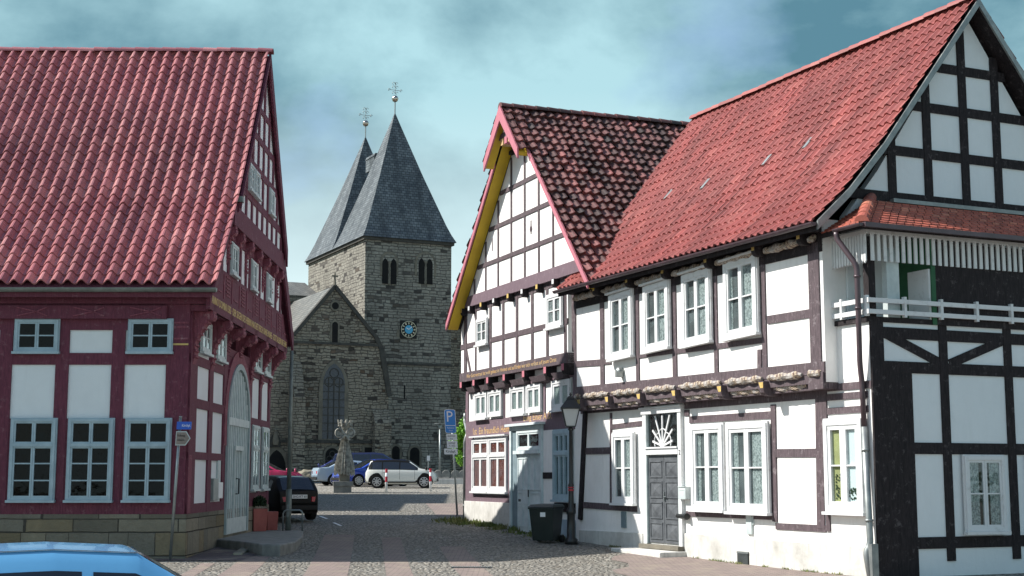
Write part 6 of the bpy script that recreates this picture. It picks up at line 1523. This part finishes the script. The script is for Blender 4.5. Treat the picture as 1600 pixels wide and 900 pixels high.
# parking sign
b = G(714.5, 806); o = thing('parking_sign', b, 'blue parking sign with white plates on a leaning post by the gabled house', 'sign')
r = ray(705, 642); t = b.y / r.y; top = EYE + r * t; ln = ((top.x - b.x) / (top.z - b.z), 0); T = T_at(b, 0, ln); hp = top.z - b.z
mb = MB(T); mb.tube([(0, 0, 0), (0, 0, hp - .05)], .034, 10); mb.build('post', M['grey_metal'], o, smooth=True)
zz = lambda y: H_at(b, 704, y)
mb = MB(T); z0, z1 = zz(677), zz(640); x0, x1 = -.24, .14
def rrect(x0, x1, z0, z1, r, n=5):
    p = []
    for cx, cz, a0 in ((x1 - r, z1 - r, 0), (x0 + r, z1 - r, 90), (x0 + r, z0 + r, 180), (x1 - r, z0 + r, 270)):
        for k in range(n + 1): a = R(a0 + 90 * k / n); p.append((cx + r * math.cos(a), cz + r * math.sin(a)))
    return p
mb.prism(rrect(x0, x1, z0, z1, .07), -.06, -.045); ps_ = mb.build('parking_plate', M['pure_white'], o)
mb = MB(T); mb.prism(rrect(x0 + .015, x1 - .015, z0 + .015, z1 - .015, .06), -.063, -.0605); mb.build('blue_field', M['sign_blue'], ps_)
mb = MB(T); zc = z0 + .25; mb.box(x0 + .03, x1 - .03, -.066, -.0635, zc, zc + .02); mb.build('line', M['pure_white'], ps_)
text('P', .52, lambda u, v, d: T((-.07 + u, -.066 - d, zc + .3 + v)), M['pure_white'], 'lettering', ps_, .002, .9)
text('Parkschein', .075, lambda u, v, d: T((-.05 + u, -.066 - d, z0 + .18 + v)), M['pure_white'], 'lettering', ps_, .002, .75); text('lösen', .075, lambda u, v, d: T((-.05 + u, -.066 - d, z0 + .09 + v)), M['pure_white'], 'lettering', ps_, .002, .8)
for y0, y1, ls in ((688, 678, ('Bewohner', 'frei')), (700, 689, ('werktags', '7 - 18 h'))):
    a, c = zz(y0), zz(y1); mb = MB(T); mb.box(x0 + .03, x1 + .01, -.06, -.05, a, c); p_ = mb.build('extra_plate', M['pure_white'], o)
    for i, l in enumerate(ls): text(l, .085, lambda u, v, d: T((-.04 + u, -.062 - d, c - .07 - i * .1 + v)), M['black'], 'lettering', p_, .001, .75)
a, c = zz(710), zz(701); mb = MB(T); mb.prism(rrect(x0 - .08, x1 + .0, a, c, .03), -.06, -.05); p_ = mb.build('name_plate', M['pure_white'], o); text('Kirchpl.', .12, lambda u, v, d: T((-.09 + u, -.062 - d, (a + c) / 2 + v)), M['black'], 'lettering', p_, .001, .9)
# thin modern lamp, small sign, bollards
b = GX(687, 86.5); hgt = H_at(b, 687, 661); T = T_at(b); o = thing('slim_lamp', b, 'slim modern lamp with a flat disc top left of the parking sign', 'street lamp')
mb = MB(T); mb.tube([(0, 0, 0), (0, 0, hgt - .35)], .055, 10); mb.lathe([(.05, hgt - .4), (.1, hgt - .3), (.1, hgt - .1), (.05, hgt - .06)], (0, 0, 0), 12); mb.build('pole', M['grey_metal'], o, smooth=True)
mb = MB(T); mb.lathe([(.0, hgt), (.36, hgt - .02), (.36, hgt - .05), (.0, hgt - .06)], (0, 0, 0), 18); mb.build('lamp_disc', M['zinc'], o)
b = GX(669, 81); hgt = H_at(b, 669, 712); T = T_at(b); o = thing('small_sign', b, 'small white sign on a thin pole right of the white car', 'sign')
mb = MB(T); mb.tube([(0, 0, 0), (0, 0, hgt)], .03, 8); mb.build('post', M['grey_metal'], o); mb = MB(T); mb.box(-.08, .1, -.05, -.035, hgt - .28, hgt); mb.build('plate', M['pure_white'], o)
proto = None
for x, y, lb in ((603.5, 769, 'red and white bollard before the rear wheel of the white car'), (672.5, 768, 'red and white bollard before the bonnet of the white car')):
    b = G(x, y); T = T_at(b)
    if proto is None:
        o = thing('bollard', b, lb, 'bollard', 'red and white bollards along the car park'); mb = MB(T); mb.tube([(0, 0, 0), (0, 0, 1.08)], .055, 12); mb.build('post', M['pure_white'], o, smooth=True)
        for z0, z1 in ((.48, .74), (.92, 1.1)): mb = MB(T); mb.tube([(0, 0, z0), (0, 0, z1)], .058, 12); mb.build('red_band', M['red'], o)
        proto = o
    else:
        o = proto.copy(); COL.objects.link(o); o.location = b; o['label'] = lb
        for c in list(proto.children): q = c.copy(); COL.objects.link(q); q.parent = o
# low white wall with round backed stone seats
b0 = GX(677, 84); b1 = GX(729, 84); yy = b0.y; z_ = gz(yy)
mb = MB(); mb.box(b0.x, b1.x + 4, yy, yy + .35, z_ - .3, z_ + .32); tag(mb.build('low_wall', M['white_old'], None, bevel=.02), 'low white wall edging the car park right of the white car', 'wall')
for i, x in enumerate((684, 696.5, 711, 723)):
    b = GX(x, 85); T = T_at(b); mb = MB(T)
    w_ = .24; prof = [(-w_ * 1.1, .0), (w_ * 1.1, 0), (w_ * 1.1, .55), (w_ * .8, .74), (w_ * .3, .82), (-w_ * .3, .82), (-w_ * .9, .7), (-w_ * 1.1, .5)]
    mb.prism(prof, 0, .3); mb.box(-w_, w_, -.4, -.001, 0, .4)
    tag(mb.build('stone_seat', M['concrete'], None, bevel=.03), ('round backed stone seat nearest the slim lamp', 'second round backed stone seat from the slim lamp', 'third round backed stone seat, partly behind the parking post', 'round backed stone seat nearest the gabled house')[i], 'seat', 'stone seats behind the low white wall')
b = GX(474, 85); mb = MB(); rr = random.Random(2)
bm = bmesh.new(); bmesh.ops.create_icosphere(bm, subdivisions=3, radius=1)
for v in bm.verts: v.co = Vector((v.co.x * .62, v.co.y * .4, v.co.z * .42)) * (1 + .28 * noise.noise(v.co * 1.7))
mb.v = [b + Vector((v.co.x, 1 + v.co.y, v.co.z + .42)) for v in bm.verts]; mb.f = [[v.index for v in f.verts] for f in bm.faces]; mb.uv = [(0, 0)] * sum(len(f) for f in mb.f); bm.free()
tag(mb.build('boulder', M['rock'], None), 'rough tan boulder between the red car and the silver saloon', 'boulder')
# carved statue
b = G(537.5, 769.5); s_h = H_at(b, 537, 665); T = T_at(b, R(8)); o = thing('statue', b, 'carved stone sheaf figure with crossed loops and crown on a stepped plinth', 'statue')
mb = MB(T); mb.box(-.5, .34, -.4, .4, -.1, .3); mb.box(-.52, .42, -.44, .44, .3, .52); pl_ = mb.build('plinth', M['concrete'], o, bevel=.01)
mb = MB(T); mb.box(-.24, .26, -.25, .25, .521, 1.12); mb.build('block', M['trim'], o, bevel=.02)
mb = MB(T); seg = 40; prof = [(.42, .98), (.40, 1.25), (.31, 1.65), (.23, 2.05), (.16, 2.4), (.13, 2.6), (.17, 2.8), (.11, 2.95), (.09, 3.0)]
pts = []; rr = random.Random(8); ph = [rr.random() for _ in range(seg)]
for i, (r_, z) in enumerate(prof):
    for k_ in range(seg):
        a = 2 * math.pi * k_ / seg; q = r_ * (1 + (.16 if k_ % 2 else -.12) * (1 if i < 6 else .5) + .1 * (ph[k_] - .5)); zq = z - (.22 * ph[k_] if i == 0 else 0)
        pts.append((q * math.cos(a + z * .1), q * math.sin(a + z * .1) * .8, zq))
f = [(i * seg + k_, i * seg + (k_ + 1) % seg, (i + 1) * seg + (k_ + 1) % seg, (i + 1) * seg + k_) for i in range(len(prof) - 1) for k_ in range(seg)] + [tuple(range(seg)), tuple((len(prof) - 1) * seg + k_ for k_ in range(seg))]
mb.add(pts, f); mb.build('figure', M['sculpt'], o)
mb = MB(T)
for s_ in (-1, 1):
    mb.tube([(s_ * .3, -.26, 3.05), (-s_ * .22, -.3, 2.45)], .055, 7)
    mb.tube([(s_ * .27 + .17 * math.cos(a), -.24, 2.8 + .19 * math.sin(a)) for a in [k_ * math.pi / 9 for k_ in range(19)]], .05, 6)
    mb.lathe([(.12, -.03), (.12, .03)], (s_ * .27, -.22, 2.8), 14, axis='y')
mb.build('crossed_loops', M['sculpt'], o)
mb = MB(T); mb.lathe([(.12, 2.98), (.2, 3.15), (.33, 3.3), (.3, 3.32), (0, 3.25)], (0, 0, 0), 16)
for k_ in range(9):
    a = 2 * math.pi * k_ / 9; c, s2 = math.cos(a), math.sin(a); mb.tube([(c * .27, s2 * .27, 3.22), (c * .34, s2 * .34, 3.42), (c * .31, s2 * .31, s_h - .02 + .04 * (k_ % 2))], .065, 6, .03); mb.lathe([(0, -.05), (.055, 0), (0, .05)], (c * .31, s2 * .31, s_h - .02), 8)
mb.build('crown', M['sculpt'], o)
# drain, painted dashes, weeds, tree
g = G(737, 887); mb = MB(); 
mb.box(g.x - .42, g.x + .42, g.y - .16, g.y + .16, g.z - .02, g.z + .014); dr_ = mb.build('drain_grate', M['black_metal'], None); tag(dr_, 'long iron drain grate in the sunlit cobbles at the front', 'drain')
mb = MB()
for k_ in range(17): mb.box(g.x - .4 + k_ * .05, g.x - .38 + k_ * .05, g.y - .15, g.y + .15, g.z + .0141, g.z + .024)
mb.build('bars', M['grey_metal'], dr_)
for x0, y0, x1, y1 in ((500, 807, 511, 811), (521, 817, 533, 822)):
    a, c = G(x0, y0), G(x1, y1); d_ = (c - a); px = Vector((d_.y, -d_.x, 0)).normalized() * .045; mb = MB(); mb.add([a - px + Z * .012, c - px + Z * .012, c + px + Z * .012, a + px + Z * .012], [(0, 1, 2, 3)]); tag(mb.build('painted_dash', M['pure_white'], None), kind='structure')
mb = MB(); rr = random.Random(21)
for k_ in range(3200):
    t = rr.random(); u = uA - .8 + t * (uZ - uA + 1.0); dd = abs(rr.gauss(0, .28)) + .02
    if t > .55 and rr.random() < .35: continue
    p = H2((u, .08 + dd * (1.5 if t < .3 else 1), 0)); n_ = noise.noise(Vector((p.x * 1.3, p.y * 1.3, 0)))
    if n_ < -.1: continue
    z = gz(p.y); h = rr.uniform(.03, .15) * (1.2 - min(1, dd)); a = rr.random() * 6.28; w_ = rr.uniform(.012, .03); dx = Vector((math.cos(a) * w_, math.sin(a) * w_, 0)); ln_ = Vector((rr.uniform(-.07, .07), rr.uniform(-.07, .07), 0))
    b = Vector((p.x, p.y, z)); mb.add([b - dx, b + dx, b + dx * .8 + ln_ * .6 + Z * h * .7, b + ln_ + Z * h], [(0, 1, 2, 3)])
for k_ in range(900):
    u = rr.uniform(uL + 2, uB); p = H1((u, .06 + abs(rr.gauss(0, .05)), 0)); z = gz(p.y); h = rr.uniform(.02, .07); w_ = .02
    if noise.noise(Vector((u * 1.5, 3, 0))) < .05: continue
    b = Vector((p.x, p.y, z)); mb.add([b - H1.u * w_, b + H1.u * w_, b + Z * h + H1.n * rr.uniform(-.02, .05)], [(0, 1, 2)])
wd_o = mb.build('weeds', M['weed'], None, recalc=False); tag(wd_o, 'sparse green weeds growing along the foot of the house walls', 'weeds', kind='stuff')
def tree(loc, h, r, label, seed, mat='leaf', n=5200, leaf=.09):
    o = thing('leafy_tree', loc, label, 'tree'); T = T_at(loc); rr = random.Random(seed); mb = MB(T)
    mb.tube([(0, 0, 0), (.05, 0, h * .35), (0, .05, h * .75)], .11, 8, .04)
    cl = []
    for k_ in range(11):
        a = rr.random() * 6.28; q = rr.random() ** .5 * r * .75; z = h * rr.uniform(.42, .95); c = Vector((math.cos(a) * q, math.sin(a) * q, z)); cl.append((c, r * rr.uniform(.3, .5))); mb.tube([(0, 0, h * .35), c * .5 + Vector((0, 0, h * .2)), c], .04, 5, .012)
    mb.build('trunk', M['bark'], o); mb = MB(T)
    for k_ in range(n):
        c, q = rr.choice(cl); d_ = Vector((rr.gauss(0, 1), rr.gauss(0, 1), rr.gauss(0, 1))).normalized() * q * rr.random() ** .4; p = c + d_
        v1 = Vector((rr.gauss(0, 1), rr.gauss(0, 1), rr.gauss(0, 1))).normalized() * leaf; v2 = v1.cross(Vector((rr.gauss(0, 1), rr.gauss(0, 1), 1))).normalized() * leaf * .6
        mb.add([p - v1, p - v2, p + v1, p + v2], [(0, 1, 2, 3)])
    mb.build('crown', M[mat], o, recalc=False)
tree(GX(723, 78, .2), 3.6, 1.0, 'small bright green tree between the parking sign and the gabled house', 3)
